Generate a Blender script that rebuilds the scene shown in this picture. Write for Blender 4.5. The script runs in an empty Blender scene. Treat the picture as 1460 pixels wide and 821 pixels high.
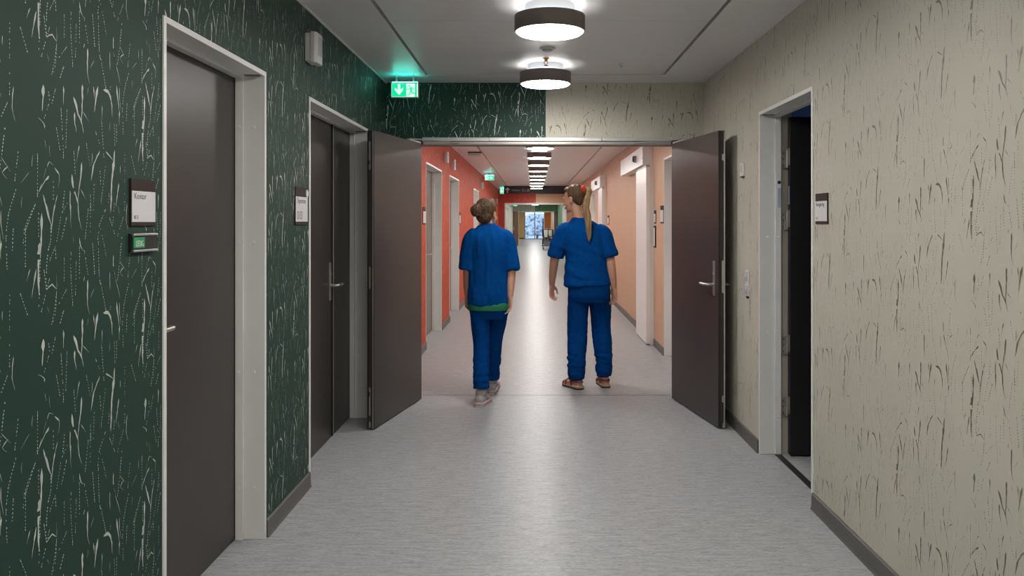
import bpy, bmesh, math, random
import numpy as np
from mathutils import Vector, Matrix, noise

random.seed(7)
C = bpy.context.scene.collection
F = 1180.0                      # focal length in pixels of the 1460 px wide frame
VX, VY = 761.0, 316.0           # vanishing point of the corridor
EYE = 1.442
A, B = 1.227, 1.407             # left / right wall distance from the camera axis
MID = (B - A) / 2
D = 6.86                        # distance of the first pair of open doors
CE, CE2 = 2.593, 2.565          # ceiling heights
Y3, Y4, Y5 = 28.8, 50.0, 69.0
TH = 0.2

# ------------------------------------------------------------------ materials
def mat(name, col, rough=0.5, metal=0.0, spec=0.5, emit=None, strength=1.0, var=0.0, vscale=20.0, bump=0.0, bscale=200.0, stretch=(1, 1, 1), coat=0.0):
    m = bpy.data.materials.new(name); m.use_nodes = True
    nt = m.node_tree; b = nt.nodes['Principled BSDF']
    b.inputs['Base Color'].default_value = (*col, 1)
    b.inputs['Roughness'].default_value = rough
    b.inputs['Metallic'].default_value = metal
    b.inputs['Specular IOR Level'].default_value = spec
    if coat: b.inputs['Coat Weight'].default_value = coat
    if emit:
        b.inputs['Emission Color'].default_value = (*emit, 1)
        b.inputs['Emission Strength'].default_value = strength
    if var or bump:
        tc = nt.nodes.new('ShaderNodeTexCoord'); mp = nt.nodes.new('ShaderNodeMapping')
        mp.inputs['Scale'].default_value = stretch
        nt.links.new(tc.outputs['Object'], mp.inputs['Vector'])
    if var:
        n = nt.nodes.new('ShaderNodeTexNoise'); n.inputs['Scale'].default_value = vscale; n.inputs['Detail'].default_value = 5
        nt.links.new(mp.outputs['Vector'], n.inputs['Vector'])
        r = nt.nodes.new('ShaderNodeValToRGB')
        r.color_ramp.elements[0].position = 0.3; r.color_ramp.elements[1].position = 0.7
        r.color_ramp.elements[0].color = (*[c * (1 - var) for c in col], 1)
        r.color_ramp.elements[1].color = (*[min(1, c * (1 + var)) for c in col], 1)
        nt.links.new(n.outputs['Fac'], r.inputs['Fac']); nt.links.new(r.outputs['Color'], b.inputs['Base Color'])
    if bump:
        n2 = nt.nodes.new('ShaderNodeTexNoise'); n2.inputs['Scale'].default_value = bscale; n2.inputs['Detail'].default_value = 3
        nt.links.new(mp.outputs['Vector'], n2.inputs['Vector'])
        bp = nt.nodes.new('ShaderNodeBump'); bp.inputs['Strength'].default_value = bump; bp.inputs['Distance'].default_value = 0.002
        nt.links.new(n2.outputs['Fac'], bp.inputs['Height']); nt.links.new(bp.outputs['Normal'], b.inputs['Normal'])
    return m

M = {}
M['green'] = mat('green wallpaper', (0.0125, 0.044, 0.031), 0.6, spec=0.3, var=0.06, vscale=3, bump=0.15)
M['cream'] = mat('cream wallpaper', (0.52, 0.495, 0.42), 0.6, spec=0.3, var=0.025, vscale=3, bump=0.12)
M['orange'] = mat('orange wallpaper', (0.50, 0.077, 0.036), 0.65, spec=0.2, var=0.04, vscale=4, bump=0.12)
M['red'] = mat('red wallpaper', (0.42, 0.05, 0.032), 0.6, var=0.04, vscale=4)
M['peach'] = mat('peach wallpaper', (0.62, 0.40, 0.27), 0.6, spec=0.3, var=0.03, vscale=4, bump=0.12)
M['brownleaf'] = mat('warm brown laminate', (0.15, 0.075, 0.045), 0.45)
M['leafgreen'] = mat('mid green wallpaper', (0.06, 0.20, 0.07), 0.5, var=0.1, vscale=6)
M['yellow'] = mat('yellow wall paint', (0.80, 0.62, 0.24), 0.5, var=0.02)
M['tangerine'] = mat('orange wall paint', (0.80, 0.26, 0.05), 0.5, var=0.02)
M['str_green'] = mat('silver grey wallpaper strokes', (0.50, 0.52, 0.48), 0.42)
M['str_cream'] = mat('pewter wallpaper strokes', (0.175, 0.140, 0.115), 0.36)
M['str_orange'] = mat('pale orange wallpaper strokes', (0.66, 0.19, 0.11), 0.45)
M['str_peach'] = mat('tan wallpaper strokes', (0.54, 0.335, 0.22), 0.45)
M['white'] = mat('white painted steel', (0.80, 0.80, 0.79), 0.35, var=0.01)
M['frame'] = mat('light grey painted steel', (0.76, 0.755, 0.735), 0.36, var=0.015, vscale=6)
M['leaf'] = mat('dark brown laminate', (0.036, 0.030, 0.0265), 0.36, var=0.05, vscale=8, stretch=(1, 1, 0.3))
M['leafdark'] = mat('shade-darkened laminate', (0.010, 0.010, 0.0105), 0.45)  # shade on the leaf inside the dark room is put into this colour
M['leaf2'] = mat('taupe laminate', (0.22, 0.19, 0.165), 0.4, var=0.04, vscale=8)
M['black'] = mat('black rubber', (0.012, 0.012, 0.012), 0.5)
M['steel'] = mat('brushed stainless steel', (0.62, 0.60, 0.57), 0.28, metal=1.0, var=0.04, vscale=60)
M['alu'] = mat('satin aluminium', (0.62, 0.62, 0.62), 0.38, metal=0.9)
M['plate'] = mat('zinc plate', (0.42, 0.40, 0.36), 0.42, metal=0.8)
M['brass'] = mat('brass', (0.55, 0.30, 0.10), 0.35, metal=1.0)
M['base'] = mat('grey vinyl baseboard', (0.105, 0.102, 0.095), 0.5, var=0.05, vscale=10)
M['ceil'] = mat('grey white metal ceiling', (0.78, 0.775, 0.77), 0.36, var=0.015, vscale=2)
M['void'] = mat('dark ceiling void', (0.02, 0.02, 0.02), 0.8)
M['plastic'] = mat('white plastic', (0.68, 0.67, 0.65), 0.4)
M['plastic2'] = mat('pale grey plastic', (0.50, 0.50, 0.52), 0.35)
M['signbrown'] = mat('brown sign plate', (0.036, 0.021, 0.017), 0.6, spec=0.2)
M['paper'] = mat('sign paper', (0.66, 0.65, 0.66), 0.5)
M['ink'] = mat('dark grey ink', (0.10, 0.09, 0.09), 0.6)
M['inkred'] = mat('soft maroon ink', (0.13, 0.08, 0.08), 0.6)
M['vacant'] = mat('green slider', (0.02, 0.30, 0.11), 0.4)
M['whiteink'] = mat('white ink', (0.75, 0.75, 0.73), 0.5)
M['housing'] = mat('taupe lamp housing', (0.20, 0.165, 0.15), 0.5, var=0.02)
M['lampbase'] = mat('white lamp base', (0.72, 0.72, 0.72), 0.4)
LAMP = 62.0
M['diff'] = mat('lit lamp diffuser', (0.8, 0.8, 0.8), 0.5, emit=(1.0, 0.965, 0.92), strength=LAMP)
M['updiff'] = mat('lit upper lamp ring', (0.8, 0.8, 0.8), 0.5, emit=(0.92, 0.96, 1.0), strength=2.6)
M['exgreen'] = mat('lit exit green', (0.0, 0.3, 0.15), 0.4, emit=(0.0, 0.78, 0.33), strength=1.0)
M['exwhite'] = mat('lit exit white', (0.7, 0.9, 0.8), 0.4, emit=(0.72, 1.0, 0.86), strength=0.85)
M['exglow'] = mat('lit exit light strip', (0.2, 0.8, 0.6), 0.4, emit=(0.03, 0.85, 0.70), strength=22.0)
M['overhead'] = mat('black sign board', (0.014, 0.012, 0.012), 0.4)
M['signwhite'] = mat('pale sign lettering', (0.78, 0.68, 0.66), 0.5)
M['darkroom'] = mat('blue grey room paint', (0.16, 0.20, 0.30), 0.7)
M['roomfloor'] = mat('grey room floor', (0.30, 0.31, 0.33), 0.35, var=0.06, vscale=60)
M['scrub'] = mat('royal blue cotton', (0.0008, 0.056, 0.235), 0.9, spec=0.06, var=0.12, vscale=30, bump=0.2, bscale=500)
M['scrub2'] = mat('deep blue cotton', (0.0006, 0.042, 0.185), 0.9, spec=0.06, var=0.12, vscale=30, bump=0.2, bscale=500)
M['undershirt'] = mat('green jersey', (0.01, 0.16, 0.07), 0.8, var=0.15, vscale=60)
M['skin'] = mat('skin', (0.56, 0.30, 0.205), 0.5, var=0.05, vscale=25)
M['skin'].node_tree.nodes['Principled BSDF'].inputs['Subsurface Weight'].default_value = 0.08
M['lips'] = mat('lips', (0.45, 0.14, 0.11), 0.45)
M['eyewhite'] = mat('eye', (0.7, 0.68, 0.64), 0.3)
M['iris'] = mat('iris', (0.05, 0.07, 0.09), 0.3)
M['hairA'] = mat('ash brown hair', (0.075, 0.041, 0.022), 0.6, spec=0.25, var=0.55, vscale=45, stretch=(1, 1, 0.35), bump=0.5, bscale=160)
M['hairB'] = mat('dark blonde hair', (0.105, 0.062, 0.032), 0.6, spec=0.25, var=0.5, vscale=55, stretch=(1, 1, 0.15), bump=0.5, bscale=160)
M['hairtail'] = mat('blonde ponytail hair', (0.27, 0.17, 0.085), 0.6, spec=0.25, var=0.4, vscale=70, stretch=(1, 1, 0.08), bump=0.5, bscale=200)
M['redtie'] = mat('red hair tie', (0.75, 0.035, 0.03), 0.6, var=0.1, vscale=80)
M['sneaker'] = mat('grey mesh sneaker', (0.33, 0.31, 0.30), 0.7, var=0.12, vscale=90)
M['solewhite'] = mat('pale rubber sole', (0.55, 0.50, 0.49), 0.6)
M['pink'] = mat('pink rubber', (0.62, 0.16, 0.20), 0.5)
M['sandal'] = mat('reddish brown leather', (0.13, 0.028, 0.02), 0.5, var=0.15, vscale=60)
M['footbed'] = mat('cork footbed', (0.48, 0.35, 0.24), 0.7, var=0.1, vscale=80)
M['sole'] = mat('dark brown sole', (0.05, 0.035, 0.03), 0.6)
M['copper'] = mat('dark copper strip', (0.16, 0.085, 0.06), 0.35, metal=0.6, var=0.2, vscale=12)
M['cartgrey'] = mat('grey cart plastic', (0.15, 0.155, 0.17), 0.45)
M['cartdark'] = mat('dark cart plastic', (0.02, 0.022, 0.028), 0.45)
M['cartbag'] = mat('white cart bag', (0.66, 0.67, 0.62), 0.6, var=0.05, vscale=20)
M['cartblue'] = mat('slate blue bucket', (0.13, 0.145, 0.21), 0.5)
M['foliage'] = mat('hazy blue green foliage', (0.66, 0.74, 0.86), 0.9, var=0.10, vscale=1.6)  # outdoor haze is put into the pale bluish leaf colour
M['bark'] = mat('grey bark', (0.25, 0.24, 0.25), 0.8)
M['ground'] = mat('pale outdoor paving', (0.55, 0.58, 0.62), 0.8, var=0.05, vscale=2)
M['bluestk'] = mat('blue sticker', (0.02, 0.02, 0.12), 0.4)
M['palestk'] = mat('pale blue sticker', (0.40, 0.47, 0.55), 0.4)
M['lens'] = mat('dark sensor lens', (0.008, 0.008, 0.009), 0.15)

def floor_mat():
    m = bpy.data.materials.new('grey streaked linoleum'); m.use_nodes = True
    nt = m.node_tree; b = nt.nodes['Principled BSDF']; L = nt.links
    tc = nt.nodes.new('ShaderNodeTexCoord')
    def streak(scale, st, detail):
        mp = nt.nodes.new('ShaderNodeMapping'); mp.inputs['Scale'].default_value = st
        n = nt.nodes.new('ShaderNodeTexNoise'); n.inputs['Scale'].default_value = scale; n.inputs['Detail'].default_value = detail
        n.inputs['Roughness'].default_value = 0.65
        L.new(tc.outputs['Object'], mp.inputs['Vector']); L.new(mp.outputs['Vector'], n.inputs['Vector']); return n
    n1 = streak(9, (1.0, 5.0, 1), 6); n2 = streak(45, (1.0, 2.2, 1), 4); n3 = streak(14, (1.0, 9.0, 1), 4)
    r1 = nt.nodes.new('ShaderNodeValToRGB')
    r1.color_ramp.elements[0].position = 0.28; r1.color_ramp.elements[0].color = (0.19, 0.194, 0.203, 1)
    r1.color_ramp.elements[1].position = 0.72; r1.color_ramp.elements[1].color = (0.50, 0.505, 0.515, 1)
    mx = nt.nodes.new('ShaderNodeMath'); mx.operation = 'MULTIPLY_ADD'; mx.inputs[1].default_value = 0.5
    L.new(n2.outputs['Fac'], mx.inputs[0])
    hf = nt.nodes.new('ShaderNodeMath'); hf.operation = 'MULTIPLY'; hf.inputs[1].default_value = 0.5
    L.new(n1.outputs['Fac'], hf.inputs[0]); L.new(hf.outputs[0], mx.inputs[2])
    L.new(mx.outputs[0], r1.inputs['Fac'])
    r3 = nt.nodes.new('ShaderNodeValToRGB')
    r3.color_ramp.elements[0].position = 0.27; r3.color_ramp.elements[0].color = (0.42, 0.42, 0.43, 1)
    r3.color_ramp.elements[1].position = 0.40; r3.color_ramp.elements[1].color = (1, 1, 1, 1)
    L.new(n3.outputs['Fac'], r3.inputs['Fac'])
    mm = nt.nodes.new('ShaderNodeMixRGB'); mm.blend_type = 'MULTIPLY'; mm.inputs['Fac'].default_value = 1
    L.new(r1.outputs['Color'], mm.inputs['Color1']); L.new(r3.outputs['Color'], mm.inputs['Color2'])
    L.new(mm.outputs['Color'], b.inputs['Base Color'])
    b.inputs['Roughness'].default_value = 0.36; b.inputs['Specular IOR Level'].default_value = 0.09
    bp = nt.nodes.new('ShaderNodeBump'); bp.inputs['Strength'].default_value = 0.04; bp.inputs['Distance'].default_value = 0.001
    L.new(n2.outputs['Fac'], bp.inputs['Height']); L.new(bp.outputs['Normal'], b.inputs['Normal'])
    return m
M['floor'] = floor_mat()

def glass_mat():
    m = bpy.data.materials.new('window glass'); m.use_nodes = True
    nt = m.node_tree; nt.nodes.remove(nt.nodes['Principled BSDF'])
    t = nt.nodes.new('ShaderNodeBsdfTransparent'); t.inputs['Color'].default_value = (0.93, 0.96, 0.97, 1)
    g = nt.nodes.new('ShaderNodeBsdfGlossy'); g.inputs['Roughness'].default_value = 0.02
    mx = nt.nodes.new('ShaderNodeMixShader'); fr = nt.nodes.new('ShaderNodeFresnel'); fr.inputs['IOR'].default_value = 1.3
    nt.links.new(fr.outputs[0], mx.inputs[0]); nt.links.new(t.outputs[0], mx.inputs[1]); nt.links.new(g.outputs[0], mx.inputs[2])
    nt.links.new(mx.outputs[0], nt.nodes['Material Output'].inputs['Surface'])
    return m
M['glass'] = glass_mat()

# ------------------------------------------------------------------ mesh builder
def ident(x, y, z): return (x, y, z)
def lw(n, u, z): return (-A + n, u, z)          # left wall: n out of the wall, u along the corridor
def rw(n, u, z): return (B - n, u, z)           # right wall

class MB:
    def __init__(s): s.v = []; s.f = []; s.m = []
    def box(s, a, b, f=ident, mi=0):
        i = len(s.v)
        for x in (a[0], b[0]):
            for y in (a[1], b[1]):
                for z in (a[2], b[2]): s.v.append(f(x, y, z))
        for q in ((0, 1, 3, 2), (4, 6, 7, 5), (0, 4, 5, 1), (2, 3, 7, 6), (0, 2, 6, 4), (1, 5, 7, 3)):
            s.f.append(tuple(i + k for k in q)); s.m.append(mi)
        return s
    def prism(s, poly, z0, z1, f, mi=0):
        """polygon in the first two coordinates of f(a,b,c), extruded along c"""
        i = len(s.v); n = len(poly)
        for c in (z0, z1):
            for p in poly: s.v.append(f(p[0], p[1], c))
        s.f.append(tuple(range(i + n - 1, i - 1, -1))); s.m.append(mi)
        s.f.append(tuple(range(i + n, i + 2 * n))); s.m.append(mi)
        for k in range(n):
            k2 = (k + 1) % n
            s.f.append((i + k, i + k2, i + n + k2, i + n + k)); s.m.append(mi)
        return s
    def rings(s, rings, cap=True, mi=0):
        """list of equally long closed rings of points"""
        i = len(s.v); n = len(rings[0])
        for r in rings: s.v.extend(tuple(p) for p in r)
        for a in range(len(rings) - 1):
            for k in range(n):
                k2 = (k + 1) % n
                s.f.append((i + a * n + k, i + a * n + k2, i + (a + 1) * n + k2, i + (a + 1) * n + k)); s.m.append(mi)
        if cap:
            s.f.append(tuple(range(i + n - 1, i - 1, -1))); s.m.append(mi)
            e = i + (len(rings) - 1) * n
            s.f.append(tuple(range(e, e + n))); s.m.append(mi)
        return s
    def lathe(s, prof, f, seg=32, mi=0, cap=True):
        """profile (r, h); f(x, y, h)"""
        return s.rings([[f(r * math.cos(2 * math.pi * k / seg), r * math.sin(2 * math.pi * k / seg), h) for k in range(seg)] for r, h in prof], cap, mi)
    def tube(s, pts, rad, seg=12, mi=0, flat=1.0, side=None):
        pts = [Vector(p) for p in pts]
        if not isinstance(rad, (list, tuple)): rad = [rad] * len(pts)
        rs = []; prev = None
        for i, p in enumerate(pts):
            t = (pts[min(i + 1, len(pts) - 1)] - pts[max(i - 1, 0)])
            if t.length < 1e-9: t = Vector((0, 0, 1))
            t.normalize()
            if prev is None:
                a = Vector(side) if side else (Vector((1, 0, 0)) if abs(t.x) < 0.8 else Vector((0, 0, 1)))
            else: a = prev
            a = (a - t * a.dot(t)).normalized(); prev = a; b = t.cross(a)
            rs.append([p + a * (rad[i] * math.cos(2 * math.pi * k / seg)) + b * (rad[i] * flat * math.sin(2 * math.pi * k / seg)) for k in range(seg)])
        return s.rings(rs, True, mi)
    def ell(s, c, r, R=None, seg=20, mi=0):
        c = Vector(c); R = R or Matrix.Identity(3); rs = []; k = seg // 2
        for a in range(1, k):
            th = math.pi * a / k
            rs.append([c + R @ Vector((r[0] * math.sin(th) * math.cos(2 * math.pi * j / seg), r[1] * math.sin(th) * math.sin(2 * math.pi * j / seg), -r[2] * math.cos(th))) for j in range(seg)])
        return s.rings(rs, True, mi)
    def build(s, name, mats, parent=None, loc=None, smooth=False, bevel=0.0, recalc=True, bseg=2):
        me = bpy.data.meshes.new(name)
        org = Vector(loc) if loc is not None else (world_loc(parent) if parent else Vector((0, 0, 0)))
        me.from_pydata([(p[0] - org.x, p[1] - org.y, p[2] - org.z) for p in s.v], [], s.f)
        for mm in (mats if isinstance(mats, (list, tuple)) else [mats]): me.materials.append(mm)
        me.polygons.foreach_set('material_index', s.m)
        if recalc:
            bm = bmesh.new(); bm.from_mesh(me); bmesh.ops.recalc_face_normals(bm, faces=bm.faces); bm.to_mesh(me); bm.free()
        if smooth:
            me.polygons.foreach_set('use_smooth', [True] * len(me.polygons))
            try: me.set_sharp_from_angle(angle=math.radians(40))
            except Exception: pass
        o = bpy.data.objects.new(name, me); C.objects.link(o)
        if parent: o.parent = parent
        else: o.location = org
        if bevel:
            b = o.modifiers.new('bevel', 'BEVEL'); b.width = bevel; b.segments = bseg; b.limit_method = 'ANGLE'
        return o

def world_loc(o):
    v = Vector((0, 0, 0))
    while o: v += Vector(o.location); o = o.parent
    return v
def tag(o, label=None, cat=None, group=None, kind=None):
    if label: o['label'] = label
    if cat: o['category'] = cat
    if group: o['group'] = group
    if kind: o['kind'] = kind
    return o
def empty(name, loc, label=None, cat=None, group=None, kind=None):
    o = bpy.data.objects.new(name, None); C.objects.link(o); o.location = loc; o.empty_display_size = 0.1
    return tag(o, label, cat, group, kind)
def copy_tree(o, parent=None):
    c = o.copy(); C.objects.link(c); c.parent = parent
    for ch in list(o.children): copy_tree(ch, c)
    return c
def text(name, s, size, org, xd, yd, material, parent, ext=0.0004, sx=1.0, align='LEFT'):
    cu = bpy.data.curves.new(name, 'FONT'); cu.body = s; cu.size = size; cu.extrude = ext; cu.align_x = align
    tmp = bpy.data.objects.new('tmp', cu); C.objects.link(tmp)
    dg = bpy.context.evaluated_depsgraph_get()
    me = bpy.data.meshes.new_from_object(tmp.evaluated_get(dg)); bpy.data.objects.remove(tmp)
    xd = Vector(xd).normalized(); yd = Vector(yd).normalized(); nd = xd.cross(yd)
    o0 = Vector(org) - (world_loc(parent) if parent else Vector((0, 0, 0)))
    for v in me.vertices: v.co = o0 + xd * v.co.x * sx + yd * v.co.y + nd * v.co.z
    me.materials.clear(); me.materials.append(material); me.name = name
    o = bpy.data.objects.new(name, me); C.objects.link(o); o.parent = parent
    return o
def at(px, py, Y): return Vector(((px - VX) * Y / F, Y, EYE + (VY - py) * Y / F))
def YL(px): return A * F / (VX - px)
def YR(px): return B * F / (px - VX)

# ------------------------------------------------------------------ wallpaper strokes
SA = [([(30,-20),(28,60),(22,155)],16),([(165,-10),(165,110)],9),([(232,60),(250,120),(262,180),(285,225),(300,305)],10),([(240,165),(238,210),(252,300)],9),
 ([(292,-20),(290,120),(286,235)],10),([(296,160),(335,225)],6),([(395,-10),(380,90),(372,165)],11),([(365,-10),(375,80)],8),([(432,15),(462,25),(485,90),(492,195)],11),
 ([(330,0),(325,45)],6),([(540,0),(540,60),(550,150)],5),([(540,155),(538,250)],8),([(478,230),(472,290)],6),([(425,120),(420,230)],5),([(698,215),(694,330),(696,490)],12),
 ([(685,350),(665,495)],6),([(660,340),(645,400)],6),([(508,420),(500,520),(488,640),(482,830)],14),([(448,425),(500,490)],7),([(408,425),(370,510),(348,625)],10),([(358,440),(355,520)],7),
 ([(545,525),(545,570)],14),([(535,640),(515,800)],8),([(220,580),(232,670),(262,770),(264,840)],10),([(288,500),(280,600),(268,680),(262,770)],7),([(280,680),(315,750)],5),([(210,690),(208,820)],9),
 ([(272,385),(250,500)],5),([(40,350),(48,405)],5),([(68,385),(74,460)],6),([(55,530),(70,495),(98,520)],5),([(104,535),(128,565),(138,600),(130,670)],4.5),([(124,715),(105,800)],6),([(50,540),(30,610)],4),([(20,640),(-10,720)],6),([(70,590),(30,640),(0,700)],8),
 ([(30,715),(45,790),(55,830)],9),([(38,270),(35,240),(-5,200)],7)]
DA = [[(65,115),(35,215)],[(110,10),(85,115)],[(65,30),(75,100)],[(148,140),(160,340),(165,480)],[(188,150),(180,410)],[(118,270),(142,425)],[(235,430),(245,585)],[(318,375),(345,530)],
 [(420,230),(430,380),(436,475)],[(380,295),(410,385)],[(505,245),(510,395)],[(520,250),(520,385)],[(560,150),(565,320)],[(590,110),(585,230)],[(640,130),(640,330)],[(680,10),(640,130)],[(695,60),(695,190)],
 [(575,450),(575,640)],[(445,530),(415,780)],[(410,560),(415,660)],[(370,650),(365,830)],[(345,720),(350,830)],[(97,630),(97,780)],[(175,665),(160,810)],[(620,460),(650,585)],[(740,420),(705,590)],[(575,700),(575,830)],[(470,710),(465,780)]]
SB = [([(18,65),(18,180),(10,350)],12),([(45,0),(65,90),(85,150)],16),([(110,0),(90,120),(85,200)],8),([(212,0),(215,170)],5),([(262,0),(270,100),(287,175)],9),([(480,0),(478,65)],6),([(530,20),(540,70)],7),
 ([(590,0),(585,110),(598,180)],5),([(232,220),(232,270)],5),([(270,230),(280,290),(305,320)],8),([(500,345),(500,450),(530,570),(545,640)],5),([(500,450),(522,540)],9),([(540,380),(580,450)],4),([(570,425),(545,460),(565,490)],4),
 ([(475,460),(478,580)],7),([(52,580),(90,540),(120,575),(118,475)],4),([(328,510),(325,660),(338,740)],9),([(368,570),(345,630)],7),([(305,490),(302,520)],12),([(520,660),(530,750),(540,830)],9),([(670,340),(665,400)],8),
 ([(655,435),(620,500)],3),([(625,570),(622,630)],5),([(55,690),(70,730)],5)]
DB = [[(10,350),(5,530)],[(80,150),(80,240),(60,330),(50,480),(50,580)],[(190,0),(150,80),(120,250),(70,390)],[(185,100),(150,250)],[(330,40),(310,245)],[(345,0),(345,200)],[(445,45),(405,150),(395,250)],[(415,170),(440,290),(452,360)],
 [(475,100),(510,210)],[(505,0),(495,140)],[(565,95),(525,225)],[(272,290),(272,510)],[(305,320),(330,485)],[(360,270),(375,480)],[(398,250),(405,490),(420,560),(450,720)],[(555,230),(540,400),(525,520)],[(110,300),(115,380)],
 [(170,370),(168,530)],[(215,330),(215,480),(230,720)],[(250,390),(245,620)],[(35,450),(52,580)],[(120,590),(105,700),(85,820)],[(185,575),(125,690)],[(165,720),(140,810)],[(600,540),(570,680),(560,800)],[(680,600),(640,720),(630,820)],
 [(690,330),(690,560)],[(610,340),(595,500)],[(480,690),(470,750)],[(5,590),(0,700)],[(118,600),(112,720),(95,800)]]
TW, THT, SHIFT = 0.545, 0.636, 0.372
def tile_quads():
    rnd = random.Random(3); sol = []; dot = []
    def uv(p, oy):
        px = 55 + p[0] / 4.693; py = oy + p[1] / 4.693
        Y = YL(px); return np.array((Y - 2.05, EYE + (VY - py) * Y / F - 1.0))
    def resample(pts, step):
        P = [pts[0]] + list(pts) + [pts[-1]]; out = []
        for i in range(1, len(P) - 2):
            n = max(2, int(np.linalg.norm(P[i + 1] - P[i]) / step))
            for k in range(n):
                t = k / n
                out.append(0.5 * ((2 * P[i]) + (P[i + 1] - P[i - 1]) * t + (2 * P[i - 1] - 5 * P[i] + 4 * P[i + 1] - P[i + 2]) * t * t + (3 * P[i] - P[i - 1] - 3 * P[i + 1] + P[i + 2]) * t ** 3))
        out.append(P[-2]); return out
    for lst, oy in ((SA, 125), (SB, 290)):
        for pts, w in lst:
            q = resample([uv(p, oy) for p in pts], 0.010); n = len(q); w = w * 0.00075; L = []
            for i, p in enumerate(q):
                t = q[min(i + 1, n - 1)] - q[max(i - 1, 0)]; t = t / (np.linalg.norm(t) + 1e-9); nn = np.array((-t[1], t[0]))
                e = min(1.0, (i + 0.35) / 1.5, (n - 1 - i + 0.2) / 4.0)
                ww = 0.5 * w * max(0.12, e) * (0.45 + 0.85 * rnd.random()) * (1.25 if 0.05 < i / n < 0.3 else 0.9)
                p = p + nn * rnd.uniform(-.0009, .0009)
                L.append((p - nn * ww, p + nn * ww))
            for i in range(n - 1):
                if n > 8 and 2 < i < n - 3 and rnd.random() < (0.16 if w < .005 else 0.05): continue
                sol.append((L[i][0], L[i][1], L[i + 1][1], L[i + 1][0]))
    for lst, oy in ((DA, 125), (DB, 290)):
        for pts in lst:
            q = resample([uv(p, oy) for p in pts], 0.0072); base = 0.0014 + 0.0009 * rnd.random()
            for i in range(len(q) - 1):
                if rnd.random() < 0.12: continue
                t = q[i + 1] - q[i]; t = t / (np.linalg.norm(t) + 1e-9); nn = np.array((-t[1], t[0]))
                p = q[i] + nn * rnd.uniform(-.0006, .0006); ww = base * rnd.uniform(.6, 1.2); ll = rnd.uniform(.0018, .0040)
                dot.append((p - t * ll, p + nn * ww, p + t * ll, p - nn * ww))
    return np.array(sol), np.array(dot)
TS, TD = tile_quads()
def strokes(u0, u1, v0, v1, holes, dots=True, off=(2.05, 1.0)):
    """quads (n,4,2) of the stroke pattern in a wall rectangle, clear of its holes"""
    T = np.concatenate((TS, TD)) if dots else TS
    out = []; u0 -= off[0]; u1 -= off[0]; v0 -= off[1]; v1 -= off[1]; holes = [(h[0] - off[0], h[1] - off[0], h[2] - off[1], h[3] - off[1]) for h in holes]
    for i in range(math.floor(u0 / TW) - 1, math.ceil(u1 / TW) + 1):
        sh = (i * SHIFT) % THT
        for j in range(math.floor((v0 - sh) / THT) - 1, math.ceil((v1 - sh) / THT) + 1):
            Q = T + np.array((i * TW, j * THT + sh))
            mn = Q.min(axis=1); mx = Q.max(axis=1)
            ok = (mn[:, 0] > u0) & (mx[:, 0] < u1) & (mn[:, 1] > v0) & (mx[:, 1] < v1)
            for h in holes: ok &= ~((mx[:, 0] > h[0]) & (mn[:, 0] < h[1]) & (mx[:, 1] > h[2]) & (mn[:, 1] < h[3]))
            out.append(Q[ok])
    return np.concatenate(out) + np.array(off)

def wall(name, f, u0, u1, z0, z1, holes, mats, label, pattern=None, flip=False, th=TH, cat='wall'):
    """f(n,u,z); a hole is (ua, ub, za, zb, through); mats = [surface, strokes]; pattern = (u range, dots)"""
    us = sorted({u0, u1, *[h[0] for h in holes], *[h[1] for h in holes]}); zs = sorted({z0, z1, *[h[2] for h in holes], *[h[3] for h in holes]})
    us = [u for u in us if u0 <= u <= u1]; zs = [z for z in zs if z0 <= z <= z1]
    mb = MB()
    def hole(uc, zc):
        for h in holes:
            if h[0] < uc < h[1] and h[2] < zc < h[3]: return 2 if (len(h) > 4 and h[4]) else 1
        return 0
    def quad(*p):
        i = len(mb.v); mb.v.extend(f(*q) for q in p); mb.f.append((i, i + 1, i + 2, i + 3)); mb.m.append(0)
    G = [[hole((us[i] + us[i + 1]) / 2, (zs[j] + zs[j + 1]) / 2) for j in range(len(zs) - 1)] for i in range(len(us) - 1)]
    for i in range(len(us) - 1):
        for j in range(len(zs) - 1):
            a, b, c, d = us[i], us[i + 1], zs[j], zs[j + 1]; g = G[i][j]
            if g == 0: quad((0, a, c), (0, b, c), (0, b, d), (0, a, d))
            if g != 2: quad((-th, a, c), (-th, b, c), (-th, b, d), (-th, a, d))
            if g == 0:
                nb = lambda ii, jj: (G[ii][jj] if 0 <= ii < len(us) - 1 and 0 <= jj < len(zs) - 1 else 3)
                if nb(i - 1, j): quad((0, a, c), (-th, a, c), (-th, a, d), (0, a, d))
                if nb(i + 1, j): quad((0, b, c), (-th, b, c), (-th, b, d), (0, b, d))
                if nb(i, j - 1): quad((0, a, c), (-th, a, c), (-th, b, c), (0, b, c))
                if nb(i, j + 1): quad((0, a, d), (-th, a, d), (-th, b, d), (0, b, d))
    if pattern:
        pu0, pu1, dots = pattern
        hs = [(h[0] - .002, h[1] + .002, h[2], h[3]) for h in holes]
        if flip: Q = strokes(-pu1, -pu0, z0 + .085, z1 - .004, [(-h[1], -h[0], h[2], h[3]) for h in hs], dots, (-3.206, .119)); Q = Q * np.array((-1, 1))
        else: Q = strokes(pu0, pu1, z0 + .085, z1 - .004, hs, dots)
        i = len(mb.v)
        mb.v.extend(f(0.0007, q[0], q[1]) for q in Q.reshape(-1, 2))
        for k in range(len(Q)): mb.f.append((i + 4 * k, i + 4 * k + 1, i + 4 * k + 2, i + 4 * k + 3)); mb.m.append(1)
    o = mb.build(name, mats, recalc=False)
    return tag(o, label, cat, kind='structure')

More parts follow.
